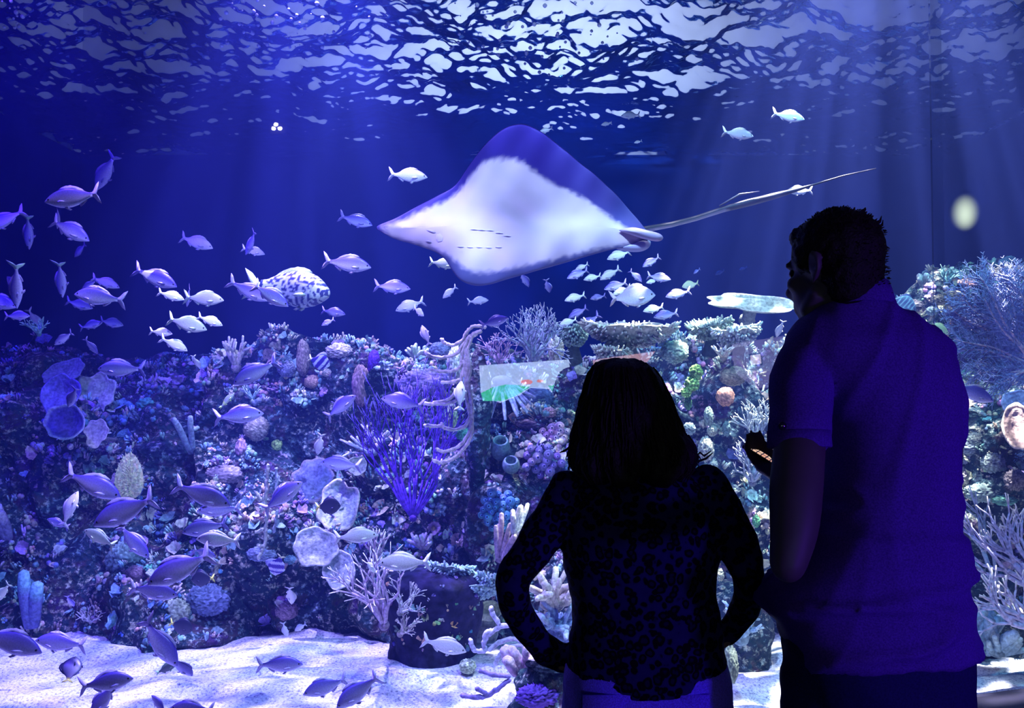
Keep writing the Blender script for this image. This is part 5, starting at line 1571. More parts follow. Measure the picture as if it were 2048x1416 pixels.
def fuse(mb, name, mat, voxel, smooth_it=4, disp=None, colfn=None, parent=None):
    """Voxel-fuse overlapping volumes into one continuous surface, smooth it, then displace."""
    me = mb.data(name + '_raw', mat)
    tmp = bpy.data.objects.new(name + '_raw', me); COL.objects.link(tmp)
    md = tmp.modifiers.new('r', 'REMESH'); md.mode = 'VOXEL'; md.voxel_size = voxel
    if smooth_it:
        sm = tmp.modifiers.new('s', 'SMOOTH'); sm.iterations = smooth_it; sm.factor = .5
    dg = bpy.context.evaluated_depsgraph_get()
    ev = tmp.evaluated_get(dg); m2 = bpy.data.meshes.new_from_object(ev)
    bpy.data.objects.remove(tmp); bpy.data.meshes.remove(me)
    m2.name = name
    n = len(m2.vertices)
    co = [0.0] * (n * 3); m2.vertices.foreach_get('co', co)
    no = [0.0] * (n * 3); m2.vertices.foreach_get('normal', no)
    cols = []
    for i in range(n):
        p = Vector(co[3 * i:3 * i + 3]); q = Vector(no[3 * i:3 * i + 3])
        if colfn: cols.extend((*colfn(p, q), 1.0))
        else: cols.extend((1, 1, 1, 1))
        if disp:
            d = disp(p, q)
            p = p + q * d
            co[3 * i:3 * i + 3] = p[:]
    m2.vertices.foreach_set('co', co)
    if 'Col' in m2.color_attributes: m2.color_attributes.remove(m2.color_attributes['Col'])
    ca = m2.color_attributes.new('Col', 'FLOAT_COLOR', 'POINT'); ca.data.foreach_set('color', cols)
    m2.polygons.foreach_set('use_smooth', [True] * len(m2.polygons))
    m2.materials.clear(); m2.materials.append(mat); m2.update()
    o = bpy.data.objects.new(name, m2); COL.objects.link(o)
    if parent: o.parent = parent; o.matrix_parent_inverse = parent.matrix_world.inverted()
    return o

def xf(mb, fn, start=0):
    for i in range(start, len(mb.v)): mb.v[i] = tuple(fn(Vector(mb.v[i])))

def head(mb, c, yaw, s=1.0, pitch=0):
    """A head whose face looks along +y before yaw; c = centre of the skull."""
    st = len(mb.v)
    mb.ball((0, -.012, .03), (.076, .095, .088), 20, 14)                     # cranium
    mb.ball((0, .035, -.035), (.058, .058, .075), 16, 12)                    # face
    mb.ball((0, .062, -.088), (.030, .026, .024), 12, 8)                     # chin
    mb.tube([(-.052, .0, -.045), (-.045, .035, -.08), (0, .07, -.098), (.045, .035, -.08), (.052, .0, -.045)], [.018, .018, .016, .018, .018], 8)   # jaw
    mb.tube([(0, .085, .012), (0, .100, -.015), (0, .114, -.034)], [.009, .011, .014], 8); mb.ball((0, .098, -.040), (.018, .014, .010), 8, 6)   # nose
    mb.tube([(-.042, .078, .022), (0, .094, .024), (.042, .078, .022)], [.010, .010, .010], 8)                                             # brow
    mb.tube([(-.024, .086, -.064), (0, .094, -.062), (.024, .086, -.064)], [.005, .008, .005], 8)                                          # lips
    mb.tube([(-.020, .084, -.073), (0, .092, -.074), (.020, .084, -.073)], [.005, .009, .005], 8)
    for sd in (-1, 1):
        mb.ball((sd * .046, .06, -.02), (.018, .022, .018), 10, 8)           # cheeks
        # ear: an outer curl, a lobe and the bowl
        e = [(sd * .078, -.004, .020), (sd * .086, -.016, .030), (sd * .089, -.030, .018), (sd * .087, -.030, -.004), (sd * .081, -.016, -.020), (sd * .077, -.006, -.030)]
        mb.tube(e, [.005, .006, .006, .006, .006, .006], 7)
        mb.ball((sd * .078, -.012, 0), (.006, .014, .022), 8, 8)
    M = Matrix.Rotation(R(yaw), 3, 'Z') @ Matrix.Rotation(R(pitch), 3, 'X')
    xf(mb, lambda p: M @ (p * s) + Vector(c), st)
    return M

def hand(mb, wrist, d, palm, s=1.0, curl=.5, thumb=1, k=1.0, curls=None):
    """Hand: palm block and five separate fingers. d = direction of the fingers, palm = direction the palm faces."""
    d = Vector(d).normalized(); pn = Vector(palm); pn = (pn - d * pn.dot(d)).normalized(); sd = d.cross(pn) * thumb
    W = Vector(wrist)
    for i in range(4):
        x = (i - 1.5) * .020 * s
        a = W + sd * (-x) * .7 ; b = W + d * .085 * s + sd * (-x)
        mb.tube([a, (a + b) / 2, b], [.015 * s, .0165 * s, .012 * s], 8)
        mb.ball(b, .0115 * s, 8, 6)
        L = (.026, .036, .040, .036, .030)[i + 1 if i < 4 else 4] * s if i else .034 * s
        L = (.036, .041, .038, .030)[i] * s
        c = (curls[i] if curls else curl)
        p = b; q = d.copy(); pts = [p]
        for j in range(3):
            q = (Matrix.Rotation(0, 3, 'X') @ q)
            ang = c * (j + 1) * .75
            q2 = (d * math.cos(ang) + pn * math.sin(ang)).normalized()
            p = p + q2 * L * (1.0, .75, .6)[j]; pts.append(p)
        mb.tube(pts, [.0095 * s, .009 * s, .0082 * s, .0072 * s], 8)
        mb.ball(pts[-1], .0072 * s, 8, 6)
    # thumb leaves the side of the palm near its base
    t0 = W + d * .022 * s + sd * .026 * s
    t1 = t0 + (sd * .8 + d * .5 + pn * .35).normalized() * .032 * s
    t2 = t1 + (sd * .35 + d * .85 + pn * .55).normalized() * .030 * s
    t3 = t2 + (d + pn * .6).normalized() * .024 * s
    mb.tube([t0 - sd * .012 * s, t1, t2, t3], [.014 * s, .0115 * s, .010 * s, .008 * s], 8); mb.ball(t3, .008 * s, 8, 6)

def px_rings(rows, Y):
    """rows: (py, left px, right px, half depth m[, dy]) -> rings at distance Y."""
    out = []
    for r_ in rows:
        py, xl, xr, dep = r_[:4]; dy = r_[4] if len(r_) > 4 else 0
        c = P((xl + xr) / 2, py, Y + dy); w = (xr - xl) / 2 * m_per_px(Y + dy)
        out.append((c, w, dep))
    return out

def fold_noise(amp, sc, seed, stretch=(1, 1, 1)):
    def f(p, q):
        v = Vector((p.x * stretch[0], p.y * stretch[1], p.z * stretch[2])) * sc + Vector((seed, 0, 0))
        a = noise.noise(v) ; b = noise.noise(v * 2.3 + Vector((3, 3, 3)))
        return amp * ((1 - abs(a) * 2.2) * .6 + b * .4)
    return f

# ---- materials of the clothes
def mat_cloth(name, color, rough=.85, nscale=300, bump=.15):
    m, nt, b = mat_new(name)
    tc = add(nt, 'ShaderNodeTexCoord')
    n = add(nt, 'ShaderNodeTexNoise', Scale=nscale, Detail=2)
    nt.links.new(tc.outputs['Object'], n.inputs['Vector'])
    r = ramp(nt, [(.3, [c * .7 for c in color]), (.7, [c * 1.25 for c in color])])
    nt.links.new(n.outputs['Fac'], r.inputs['Fac']); nt.links.new(r.outputs['Color'], b.inputs['Base Color'])
    b.inputs['Roughness'].default_value = rough; b.inputs['Specular IOR Level'].default_value = .15
    bp = add(nt, 'ShaderNodeBump', Strength=bump, Distance=.002)
    nt.links.new(n.outputs['Fac'], bp.inputs['Height']); nt.links.new(bp.outputs['Normal'], b.inputs['Normal'])
    return m
M_SHIRT = mat_cloth('blue_cotton', (.09, .03, .30))
M_TROUS = mat_cloth('dark_trouser_cloth', (.012, .010, .08))
M_JEANS = mat_cloth('blue_denim', (.16, .10, .80), nscale=400, bump=.3)
M_HAIRM = mat_plain('black_hair', (.010, .007, .006), .6, .2, 200, .3, .4)
M_SHOE = mat_plain('black_leather', (.015, .015, .02), .4, .4)
def mat_leopard():
    m, nt, b = mat_new('leopard_print_knit')
    tc = add(nt, 'ShaderNodeTexCoord')
    dn = add(nt, 'ShaderNodeTexNoise', Scale=30.0, Detail=2)
    mixv = add(nt, 'ShaderNodeVectorMath', operation='MULTIPLY_ADD')
    nt.links.new(tc.outputs['Object'], dn.inputs['Vector'])
    mixv.inputs[1].default_value = (.02, .02, .02)
    nt.links.new(dn.outputs['Color'], mixv.inputs[0]); nt.links.new(tc.outputs['Object'], mixv.inputs[2])
    v = add(nt, 'ShaderNodeTexVoronoi', Scale=52.0)
    nt.links.new(mixv.outputs[0], v.inputs['Vector'])
    r = ramp(nt, [(.0, (.006, .005, .03)), (.22, (.006, .005, .03)), (.30, (.002, .002, .004)), (.50, (.002, .002, .004)), (.58, (.012, .010, .07)), (1, (.014, .012, .085))])
    nt.links.new(v.outputs['Distance'], r.inputs['Fac']); nt.links.new(r.outputs['Color'], b.inputs['Base Color'])
    b.inputs['Roughness'].default_value = .9; b.inputs['Specular IOR Level'].default_value = .1
    return m
M_LEOP = mat_leopard()

# =========================== woman
YW = 1.99
wc = P(1290, 1350, YW)
woman = empty('person', (wc.x, YW, 0), 'woman with long dark hair in leopard-print top and jeans, hands on hips, back to us', 'person')
body = MB(); body.col = (.20, .12, .09)
hw = P(1262, 838, YW); hw = Vector((hw.x, YW, hw.z))
head(body, hw, 4)
limb(body, [(hw.x, YW - .01, hw.z - .05, .058), (hw.x + .005, YW - .01, hw.z - .15, .055), (hw.x + .01, YW, hw.z - .22, .07)])
ring_loft(body, px_rings([(950, 1190, 1350, .07), (985, 1150, 1395, .09), (1060, 1150, 1405, .105), (1150, 1160, 1400, .10), (1220, 1165, 1410, .10), (1300, 1150, 1430, .115), (1360, 1140, 1445, .125), (1420, 1138, 1450, .13)], YW))
def PXL(pts): return [(*P(x, y, Yy), r * m_per_px(Yy)) for x, y, Yy, r in pts]
WL = [(1142, 980, YW, 40), (1098, 1050, YW - .02, 40), (1052, 1115, YW - .05, 38), (1024, 1166, YW - .06, 33), (1036, 1222, YW - .02, 30), (1070, 1278, YW + .02, 27), (1112, 1318, YW + .04, 21)]
WR = [(1408, 972, YW, 40), (1450, 1035, YW - .02, 41), (1482, 1100, YW - .04, 38), (1497, 1160, YW - .05, 33), (1492, 1212, YW - .01, 29), (1468, 1252, YW + .03, 25), (1440, 1282, YW + .05, 20)]
limb(body, [q[:3] + (q[3] * .88,) for q in PXL(WL)]); limb(body, [q[:3] + (q[3] * .88,) for q in PXL(WR)])
a = Vector(PXL(WL)[-1][:3]); hand(body, a, (1, .35, .05), (.1, .6, -.9), .95, curl=.45, thumb=-1)
b_ = Vector(PXL(WR)[-1][:3]); hand(body, b_, (-.85, .5, .25), (-.2, .6, -.9), .95, curl=.45, thumb=1)
hz = P(1292, 1420, YW).z
for sd in (-1, 1):
    x = wc.x + sd * .085
    limb(body, [(x, YW, hz, .085), (x, YW + .005, .62, .075), (x, YW + .01, .47, .052), (x, YW - .01, .34, .055), (x, YW - .005, .15, .036), (x, YW, .07, .034)])
    body.ball((x, YW + .06, .035), (.036, .11, .03), 14, 8)
fuse(body, 'body', M_SKIN, .0075, 3, None, lambda p, q: (.20, .12, .09), woman)
top = MB()
ring_loft(top, px_rings([(938, 1215, 1330, .055), (952, 1165, 1385, .075), (975, 1135, 1415, .10), (1020, 1128, 1425, .12), (1080, 1126, 1430, .128), (1140, 1130, 1430, .125), (1200, 1148, 1432, .12), (1250, 1147, 1438, .125), (1300, 1138, 1444, .13), (1335, 1134, 1447, .135), (1362, 1145, 1440, .137), (1376, 1205, 1400, .13)], YW))
limb(top, PXL([(1136, 975, YW, 36)] + WL[1:-1] + [(1100, 1306, YW + .04, 27)])); limb(top, PXL([(1414, 966, YW, 38)] + WR[1:-1] + [(1452, 1270, YW + .05, 25)]))
top.ball(P(1118, 958, YW), (.016, .03, .018), 10, 8)
limb(top, PXL([(1095, 1302, YW + .04, 30), (1125, 1316, YW + .05, 28)]))
fo = fold_noise(.006, 9, 2.0, (.7, 1, 1.6))
fuse(top, 'leopard_top', M_LEOP, .009, 5, fo, None, woman)['label'] = 'long-sleeved leopard-print top'
jn = MB()
ring_loft(jn, px_rings([(1322, 1133, 1452, .132), (1350, 1130, 1456, .137), (1380, 1128, 1458, .14), (1440, 1126, 1462, .145), (1470, 1132, 1458, .13)], YW))
for sd in (-1, 1):
    x = wc.x + sd * .088
    limb(jn, [(x, YW, hz + .02, .092), (x, YW + .005, .62, .083), (x, YW + .01, .47, .062), (x, YW - .01, .34, .064), (x, YW, .12, .055), (x, YW, .09, .055)])
fuse(jn, 'jeans', M_JEANS, .009, 4, fold_noise(.004, 11, 5.0, (.6, 1, 2.2)), None, woman)
# belt loops, waistband seam and rear pockets
def on_back(px, py, Y, out): return P(px, py, Y - out)
for x in ():
    mb = MB(); c = P(x, 1356, YW - .142 if x == 1288 else YW - .10); mb.box((-.006, -.004, -.022), (.006, .004, .022), Matrix.Translation(c)); o = mb.obj('belt_loop', M_JEANS); o.parent = woman; o.matrix_parent_inverse = woman.matrix_world.inverted()
for sd in (-1, 1):
    mb = MB(); c = P(1292 + sd * 76, 1450, YW - .128)
    mb.box((-.055, -.006, -.065), (.055, .004, .065), Matrix.Translation(c)); o = mb.obj('rear_pocket', M_JEANS); o.parent = woman; o.matrix_parent_inverse = woman.matrix_world.inverted()
for sd in (-1, 1):
    mb = MB(); x = wc.x + sd * .088
    mb.ball((x, YW + .05, .045), (.046, .135, .042), 18, 10); mb.box((x - .045, YW - .09, 0), (x + .045, YW + .17, .02)); mb.ball((x, YW - .03, .08), (.045, .055, .05), 14, 8)
    fuse(mb, 'shoe', M_SHOE, .008, 3, None, None, woman)
for sd in (-1, 1):
    mb = MB(); mb.ball(hw + Vector((sd * .032, .079, .006)), .012, 12, 8); o = mb.obj('eye', M_EYE); o.parent = woman; o.matrix_parent_inverse = woman.matrix_world.inverted()
# hair: a full mass of wavy locks falling to the shoulders
hr = MB()
HAIR = [(717, 1218, 1258, .02, .0), (722, 1200, 1280, .05, .0), (735, 1184, 1302, .08, .0), (755, 1176, 1318, .10, .0), (790, 1168, 1333, .115, -.01), (825, 1158, 1345, .12, -.015), (860, 1152, 1358, .12, -.02), (890, 1147, 1374, .115, -.03), (915, 1146, 1384, .105, -.04), (940, 1152, 1380, .09, -.05), (960, 1180, 1355, .06, -.07)]
ring_loft(hr, px_rings([(r_[0], r_[1], r_[2], r_[3], r_[4]) for r_ in HAIR], YW), n=36, sup=2.1)
def hairdisp(p, q):
    a = math.atan2(p.y - YW, p.x - hw.x)
    fall = max(0, min(1, (hw.z + .10 - p.z) / .25))
    w = math.sin(a * 19 + math.sin(p.z * 26) * 1.4) * .006 + noise.noise(Vector((a * 5, p.z * 13, 2))) * .024
    return w * (.25 + fall)
hm = fuse(hr, 'hair', M_HAIRM, .008, 4, hairdisp, None, woman)
# cut the face free: the strands sit round the back and the sides
rnd = random.Random(5)
st = MB()
for k in range(340):
    a = rnd.uniform(math.pi * .98, math.pi * 2.02)                    # the side towards us
    if rnd.random() < .25: a = rnd.choice((rnd.uniform(-.35, .25), rnd.uniform(math.pi - .25, math.pi + .35)))
    y0 = rnd.uniform(720, 860); y1 = rnd.uniform(880, 968)
    pts = []
    ph = rnd.uniform(0, 6); am = rnd.uniform(.002, .008); ln = rnd.uniform(18, 34)
    for i in range(11):
        yy = y0 + (y1 - y0) * i / 10
        xl = interp([(h[0], h[1]) for h in HAIR], yy); xr = interp([(h[0], h[2]) for h in HAIR], yy); dp = interp([(h[0], h[3]) for h in HAIR], yy); dy = interp([(h[0], h[4]) for h in HAIR], yy)
        c = P((xl + xr) / 2, yy, YW + dy); w = (xr - xl) / 2 * m_per_px(YW)
        e = 1.0 + .03 * math.sin(i * .8 + ph) + .10 * max(0, (i - 8) / 2) * rnd.random()
        zz = c.z
        wv = am * math.sin(zz * ln + ph) * (.4 + i / 10)
        pts.append(Vector((c.x + math.cos(a) * w * e + wv, c.y + math.sin(a) * dp * e + wv * .5, zz)))
    st.tube(pts, [.0028] * 8 + [.0022, .0015, .0007], 4, (1, 1, 1), cap=False)
# flyaway ends at the shoulder and the sides
for pts in ([(1372, 905), (1392, 912), (1400, 905), (1408, 912), (1422, 902)], [(1380, 915), (1398, 922), (1412, 917), (1425, 906)], [(1150, 880), (1140, 895), (1128, 902), (1120, 905)], [(1152, 900), (1142, 918), (1136, 940)], [(1168, 800), (1160, 803), (1157, 810), (1164, 822)], [(1376, 870), (1390, 892), (1396, 915)], [(1210, 722), (1196, 727), (1190, 738), (1186, 748)]):
    st.tube([P(x, y, YW - .04) for x, y in pts], [.0028] * (len(pts) - 1) + [.0012], 5, (1, 1, 1))
o = st.obj('hair_strands', M_HAIRM); o.parent = woman; o.matrix_parent_inverse = woman.matrix_world.inverted(); o['kind'] = 'stuff'

# =========================== man
YM = 1.75
mc = P(1745, 1290, YM)
man = empty('person', (mc.x, YM, 0), 'man with short dark hair in a blue short-sleeved shirt, head turned left, holding a phone', 'person')
body = MB()
hc = P(1670, 541, YM); hc = Vector((hc.x, YM + .01, hc.z))
HYAW = 33
HM = head(body, hc, HYAW, 1.0, -4)
limb(body, [(*P(1690, 560, YM), .068), (*P(1705, 610, YM - .005), .066), (*P(1722, 660, YM), .085)])
ring_loft(body, px_rings([(655, 1640, 1820, .07), (700, 1590, 1865, .10), (780, 1640, 1885, .115), (900, 1660, 1885, .12), (1000, 1660, 1885, .125), (1100, 1640, 1895, .13), (1200, 1600, 1905, .14), (1300, 1590, 1905, .14), (1370, 1600, 1905, .14)], YM))
MLa = [(1625, 700, YM, 54), (1606, 780, YM - .05, 50), (1600, 880, YM - .12, 50), (1592, 980, YM - .17, 52), (1588, 1060, YM - .20, 47), (1576, 1130, YM - .22, 36)]
MLb = [(1574, 1128, YM - .22, 34), (1578, 1080, YM - .10, 36), (1586, 1030, YM + .02, 30), (1590, 985, YM + .11, 25), (1590, 958, YM + .17, 20)]
limb(body, PXL(MLa)); limb(body, PXL(MLb))
hwv = P(1588, 955, YM + .18)
hand(body, hwv, (-.42, .80, .30), (-.3, -.2, .9), .95, curls=[.5, .5, .55, .6], thumb=1)
MRa = [(1858, 712, YM, 46), (1882, 790, YM + .01, 38), (1894, 870, YM + .0, 30), (1896, 950, YM - .02, 26), (1895, 966, YM - .02, 25)]
MRb = [(1895, 962, YM - .02, 25), (1870, 962, YM + .10, 26), (1830, 950, YM + .20, 22), (1800, 938, YM + .26, 19)]
limb(body, PXL(MRa)); limb(body, PXL(MRb))
hand(body, P(1798, 936, YM + .27), (-.8, .3, .15), (-.3, .8, .3), 1.0, curl=.5, thumb=1)
lx, rx_ = P(1668, 1400, YM).x, P(1842, 1400, YM).x
cz = P(1700, 1400, YM).z
for x in (lx, rx_):
    limb(body, [(x, YM, cz, .10), (x, YM, .66, .085), (x, YM + .01, .50, .062), (x, YM - .015, .36, .066), (x, YM - .01, .15, .042), (x, YM, .08, .04)])
    body.ball((x, YM + .07, .04), (.042, .13, .035), 14, 8)
fuse(body, 'body', M_SKIN, .0075, 3, None, lambda p, q: (.075, .055, .07), man)
sh = MB()
ring_loft(sh, px_rings([(588, 1690, 1752, .050), (600, 1668, 1765, .062), (622, 1640, 1790, .075), (645, 1600, 1838, .09), (675, 1578, 1868, .11), (720, 1592, 1888, .125), (780, 1632, 1898, .132), (850, 1655, 1898, .135), (930, 1655, 1893, .137), (1000, 1648, 1893, .14), (1060, 1632, 1899, .145), (1110, 1598, 1908, .15), (1160, 1556, 1917, .155), (1205, 1546, 1923, .16), (1245, 1562, 1926, .162), (1275, 1578, 1927, .163), (1288, 1592, 1924, .16)], YM), n=40)
limb(sh, PXL([(1632, 690, YM, 52), (1603, 760, YM - .04, 54), (1597, 830, YM - .09, 55), (1597, 868, YM - .11, 57)]))
# open cuff: the sleeve ends as a wide ring
limb(sh, PXL([(1850, 706, YM, 50), (1876, 780, YM + .01, 42), (1887, 850, YM, 35), (1889, 868, YM, 34)]))
def shirt_fold(p, q):
    a = fold_noise(.010, 5, 7.0, (.5, .6, 1.7))(p, q)
    low = max(0, min(1, (1.42 - p.z) / .4))
    out = a * .7
    # sharp creases: sagging ones low on the back, steep ones under the left arm
    for k, (ax, az, sc, am) in enumerate(((1.2, 4.2, 2.8, .020), (-1.6, 4.6, 2.3, .018))):
        v = Vector((p.x * ax * sc, p.y * sc, p.z * az * sc)) + Vector((k * 7, 5, 1))
        d = noise.noise(v)
        out += (1 - min(1, abs(d) * 4.0)) ** 2 * am * low
    up = 1 - low
    v = Vector((p.x * 12 - p.z * 3.5, p.y * 3, p.z * 2)) + Vector((1, 1, 4))
    out += (1 - min(1, abs(noise.noise(v)) * 3.6)) ** 2 * .006 * (.35 + up)
    return out
sho = fuse(sh, 'shirt', M_SHIRT, .009, 5, shirt_fold, None, man); sho['label'] = 'blue short-sleeved cotton shirt'
# collar, cuffs, yoke seam, pocket flap button
def ringtube(name, pts, r, mat, parent, flat=1.0):
    mb = MB(); mb.tube(pts, r, 8, (1, 1, 1), cap=True, flat=flat); o = mb.obj(name, mat); o.parent = parent; o.matrix_parent_inverse = parent.matrix_world.inverted(); return o
mb = MB(); n = 40; vs = []
cc = P(1712, 596, YM)
for j, (dz, k, dy) in enumerate([(-.022, 1.12, 0), (.006, 1.04, 0), (.024, 1.0, .004), (.026, 1.10, .0), (.002, 1.20, -.004), (-.022, 1.28, -.006)]):
    for i in range(n):
        a = 2 * math.pi * i / n
        vs.append(cc + Vector((math.cos(a) * .058 * k, math.sin(a) * .060 * k + dy, dz + .012 * math.cos(a) * 0 - .010 * math.sin(a))))
mb.add(vs, [(j * n + i, j * n + (i + 1) % n, (j + 1) * n + (i + 1) % n, (j + 1) * n + i) for j in range(5) for i in range(n)])
o = mb.obj('collar', M_SHIRT); o.parent = man; o.matrix_parent_inverse = man.matrix_world.inverted()
def cuff(c, ax, rx, ry, h, name='sleeve_cuff'):
    u, v, a = frame(Vector(ax)); mb = MB(); vs = []; n = 36
    for dz, k in ((0, 1.0), (0, 1.06), (-h, 1.08), (-h - .003, 1.03), (-h, .97), (0, .95)):
        for i in range(n):
            t = 2 * math.pi * i / n
            vs.append(Vector(c) + u * math.cos(t) * rx * k + v * math.sin(t) * ry * k + a * dz)
    mb.add(vs, [(j * n + i, j * n + (i + 1) % n, ((j + 1) % 6) * n + (i + 1) % n, ((j + 1) % 6) * n + i) for j in range(6) for i in range(n)])
    o = mb.obj(name, M_SHIRT); o.parent = man; o.matrix_parent_inverse = man.matrix_world.inverted(); return o
cuff(P(1597, 862, YM - .11), (0, .12, 1), .0555, .056, .030)
cuff(P(1889, 862, YM), (-.1, 0, 1), .035, .038, .022)
mb = MB(); mb.ball(P(1565, 852, YM - .155), (.008, .004, .008), 12, 8); o = mb.obj('cuff_button', M_EYE); o.parent = man; o.matrix_parent_inverse = man.matrix_world.inverted()
tr = MB()
ring_loft(tr, px_rings([(1262, 1582, 1918, .150), (1300, 1575, 1922, .155), (1340, 1582, 1924, .155), (1385, 1590, 1926, .15), (1410, 1598, 1924, .14)], YM))
for x, w in ((lx, .098), (rx_, .092)):
    limb(tr, [(x, YM, cz + .03, w + .006), (x, YM, .68, w), (x, YM + .01, .5, .082), (x, YM, .32, .08), (x, YM + .005, .13, .072), (x, YM + .005, .07, .072)])
fuse(tr, 'trousers', M_TROUS, .009, 4, fold_noise(.009, 7, 9.0, (.6, 1, 1.5)), None, man)
for x in (lx, rx_):
    mb = MB(); mb.ball((x, YM + .06, .05), (.052, .15, .048), 18, 10); mb.box((x - .05, YM - .10, 0), (x + .05, YM + .19, .022)); mb.ball((x, YM - .03, .085), (.05, .06, .05), 14, 8)
    fuse(mb, 'shoe', M_SHOE, .008, 3, None, None, man)
for sd in (-1, 1):
    mb = MB(); mb.ball(hc + HM @ (Vector((sd * .033, .0725, .004)) * 1.0), .011, 12, 8); o = mb.obj('eye', M_EYE); o.parent = man; o.matrix_parent_inverse = man.matrix_world.inverted()
# short hair: a cap over the skull, ragged at nape and temples, with tufts
hr = MB(); st0 = 0
hr.ball((0, -.014, .040), (.083, .097, .087), 26, 18)
hr.ball((0, -.044, .000), (.072, .060, .078), 20, 14)
hr.ball((0, -.044, -.045), (.062, .048, .050), 20, 14)
hr.ball((0, .046, .080), (.056, .042, .028), 16, 10)
for sd in (-1, 1):
    hr.ball((sd * .070, .018, .030), (.014, .022, .034), 12, 8)          # sideburn
xf(hr, lambda p: HM @ (p * 1.0) + hc)
hcx = hc
fuse(hr, 'hair', M_HAIRM, .0065, 3, lambda p, q: .004 * noise.noise(p * 60) + .003 * noise.noise(p * 130), None, man)
st = MB(); rnd = random.Random(8)
for k in range(900):
    th = rnd.uniform(0, 1.75); ph = rnd.uniform(0, 6.283)
    d = Vector((math.sin(th) * math.cos(ph), math.sin(th) * math.sin(ph), math.cos(th)))
    if d.y > .55 and d.z < .35: continue
    p = Vector((d.x * .083, d.y * .097 - .015, d.z * .088 + .038)) * 1.0
    if th > 1.3: p = Vector((d.x * .073, d.y * .066 - .042, rnd.uniform(-.06, .04))) * 1.0
    if d.y > .3 and th > 1.2: continue
    L = rnd.uniform(.002, .007)
    e = (d + Vector((rnd.uniform(-.5, .5), rnd.uniform(-.8, .3), rnd.uniform(-.5, .3)))).normalized()
    a = HM @ p + hc; b2 = HM @ (p + d * L * .5 + e * L * .6) + hc
    st.tube([a, (a + b2) / 2, b2], [.0016, .0013, .0006], 3, (1, 1, 1), cap=False)
for pts in ([(1752, 450), (1760, 442), (1763, 432)], [(1755, 455), (1764, 450), (1766, 440)], [(1766, 494), (1773, 495), (1780, 497)], [(1725, 424), (1730, 418), (1731, 415)]):
    st.tube([P(x, y, YM - .03) for x, y in pts], [.004, .003, .0008], 5, (1, 1, 1))
o = st.obj('hair_strands', M_HAIRM); o.parent = man; o.matrix_parent_inverse = man.matrix_world.inverted(); o['kind'] = 'stuff'

# the phone in his left hand
ph0 = P(1549, 918, YM + .26)
phone = empty('phone', ph0, 'dark phone with a lit tiled screen in the man\'s left hand', 'phone')
M_PHB = mat_plain('phone_case', (.04, .03, .07), .3, .5, bump=0)
m, nt, b = mat_new('lit_phone_screen')
tc = add(nt, 'ShaderNodeTexCoord'); br_ = add(nt, 'ShaderNodeTexBrick', Scale=1.0)
br_.offset = 0; br_.inputs['Color1'].default_value = (1, .72, .5, 1); br_.inputs['Color2'].default_value = (.95, .45, .3, 1); br_.inputs['Mortar'].default_value = (.03, .02, .05, 1)
br_.inputs['Brick Width'].default_value = .012; br_.inputs['Row Height'].default_value = .012; br_.inputs['Mortar Size'].default_value = .0015
nt.links.new(tc.outputs['Object'], br_.inputs['Vector'])
b.inputs['Base Color'].default_value = (0, 0, 0, 1)
nt.links.new(br_.outputs['Color'], b.inputs['Emission Color']); b.inputs['Emission Strength'].default_value = .9
M_SCR = m
mb = MB()
w_, h_, t_ = .036, .074, .004
prof = []
for (sx, sy) in ((1, 1), (-1, 1), (-1, -1), (1, -1)):
    for k in range(5):
        a = {(1, 1): 0, (-1, 1): 90, (-1, -1): 180, (1, -1): 270}[(sx, sy)] + k * 22.5
        prof.append((sx * (w_ - .008) + .008 * math.cos(R(a)), sy * (h_ - .008) + .008 * math.sin(R(a))))
prism(prof, -t_, t_, mb); mb.obj('case', M_PHB, parent=phone, smooth=False)
mb = MB(); prism([(x * .92, y * .94) for x, y in prof], t_, t_ + .0008, mb); mb.obj('screen', M_SCR, parent=phone, smooth=False)
mb = MB(); mb.box((-.026, .046, -t_ - .002), (-.006, .066, -t_)); mb.obj('camera_bump', M_PHB, parent=phone, smooth=False)
z_ = Vector((.30, -.42, .86)).normalized()             # the screen looks back and up at the man
y_ = Vector((-.72, .50, .42)); y_ = (y_ - z_ * y_.dot(z_)).normalized(); x_ = y_.cross(z_)
phone.matrix_world = Matrix.Translation(ph0) @ Matrix(((x_.x, y_.x, z_.x), (x_.y, y_.y, z_.y), (x_.z, y_.z, z_.z))).to_4x4()

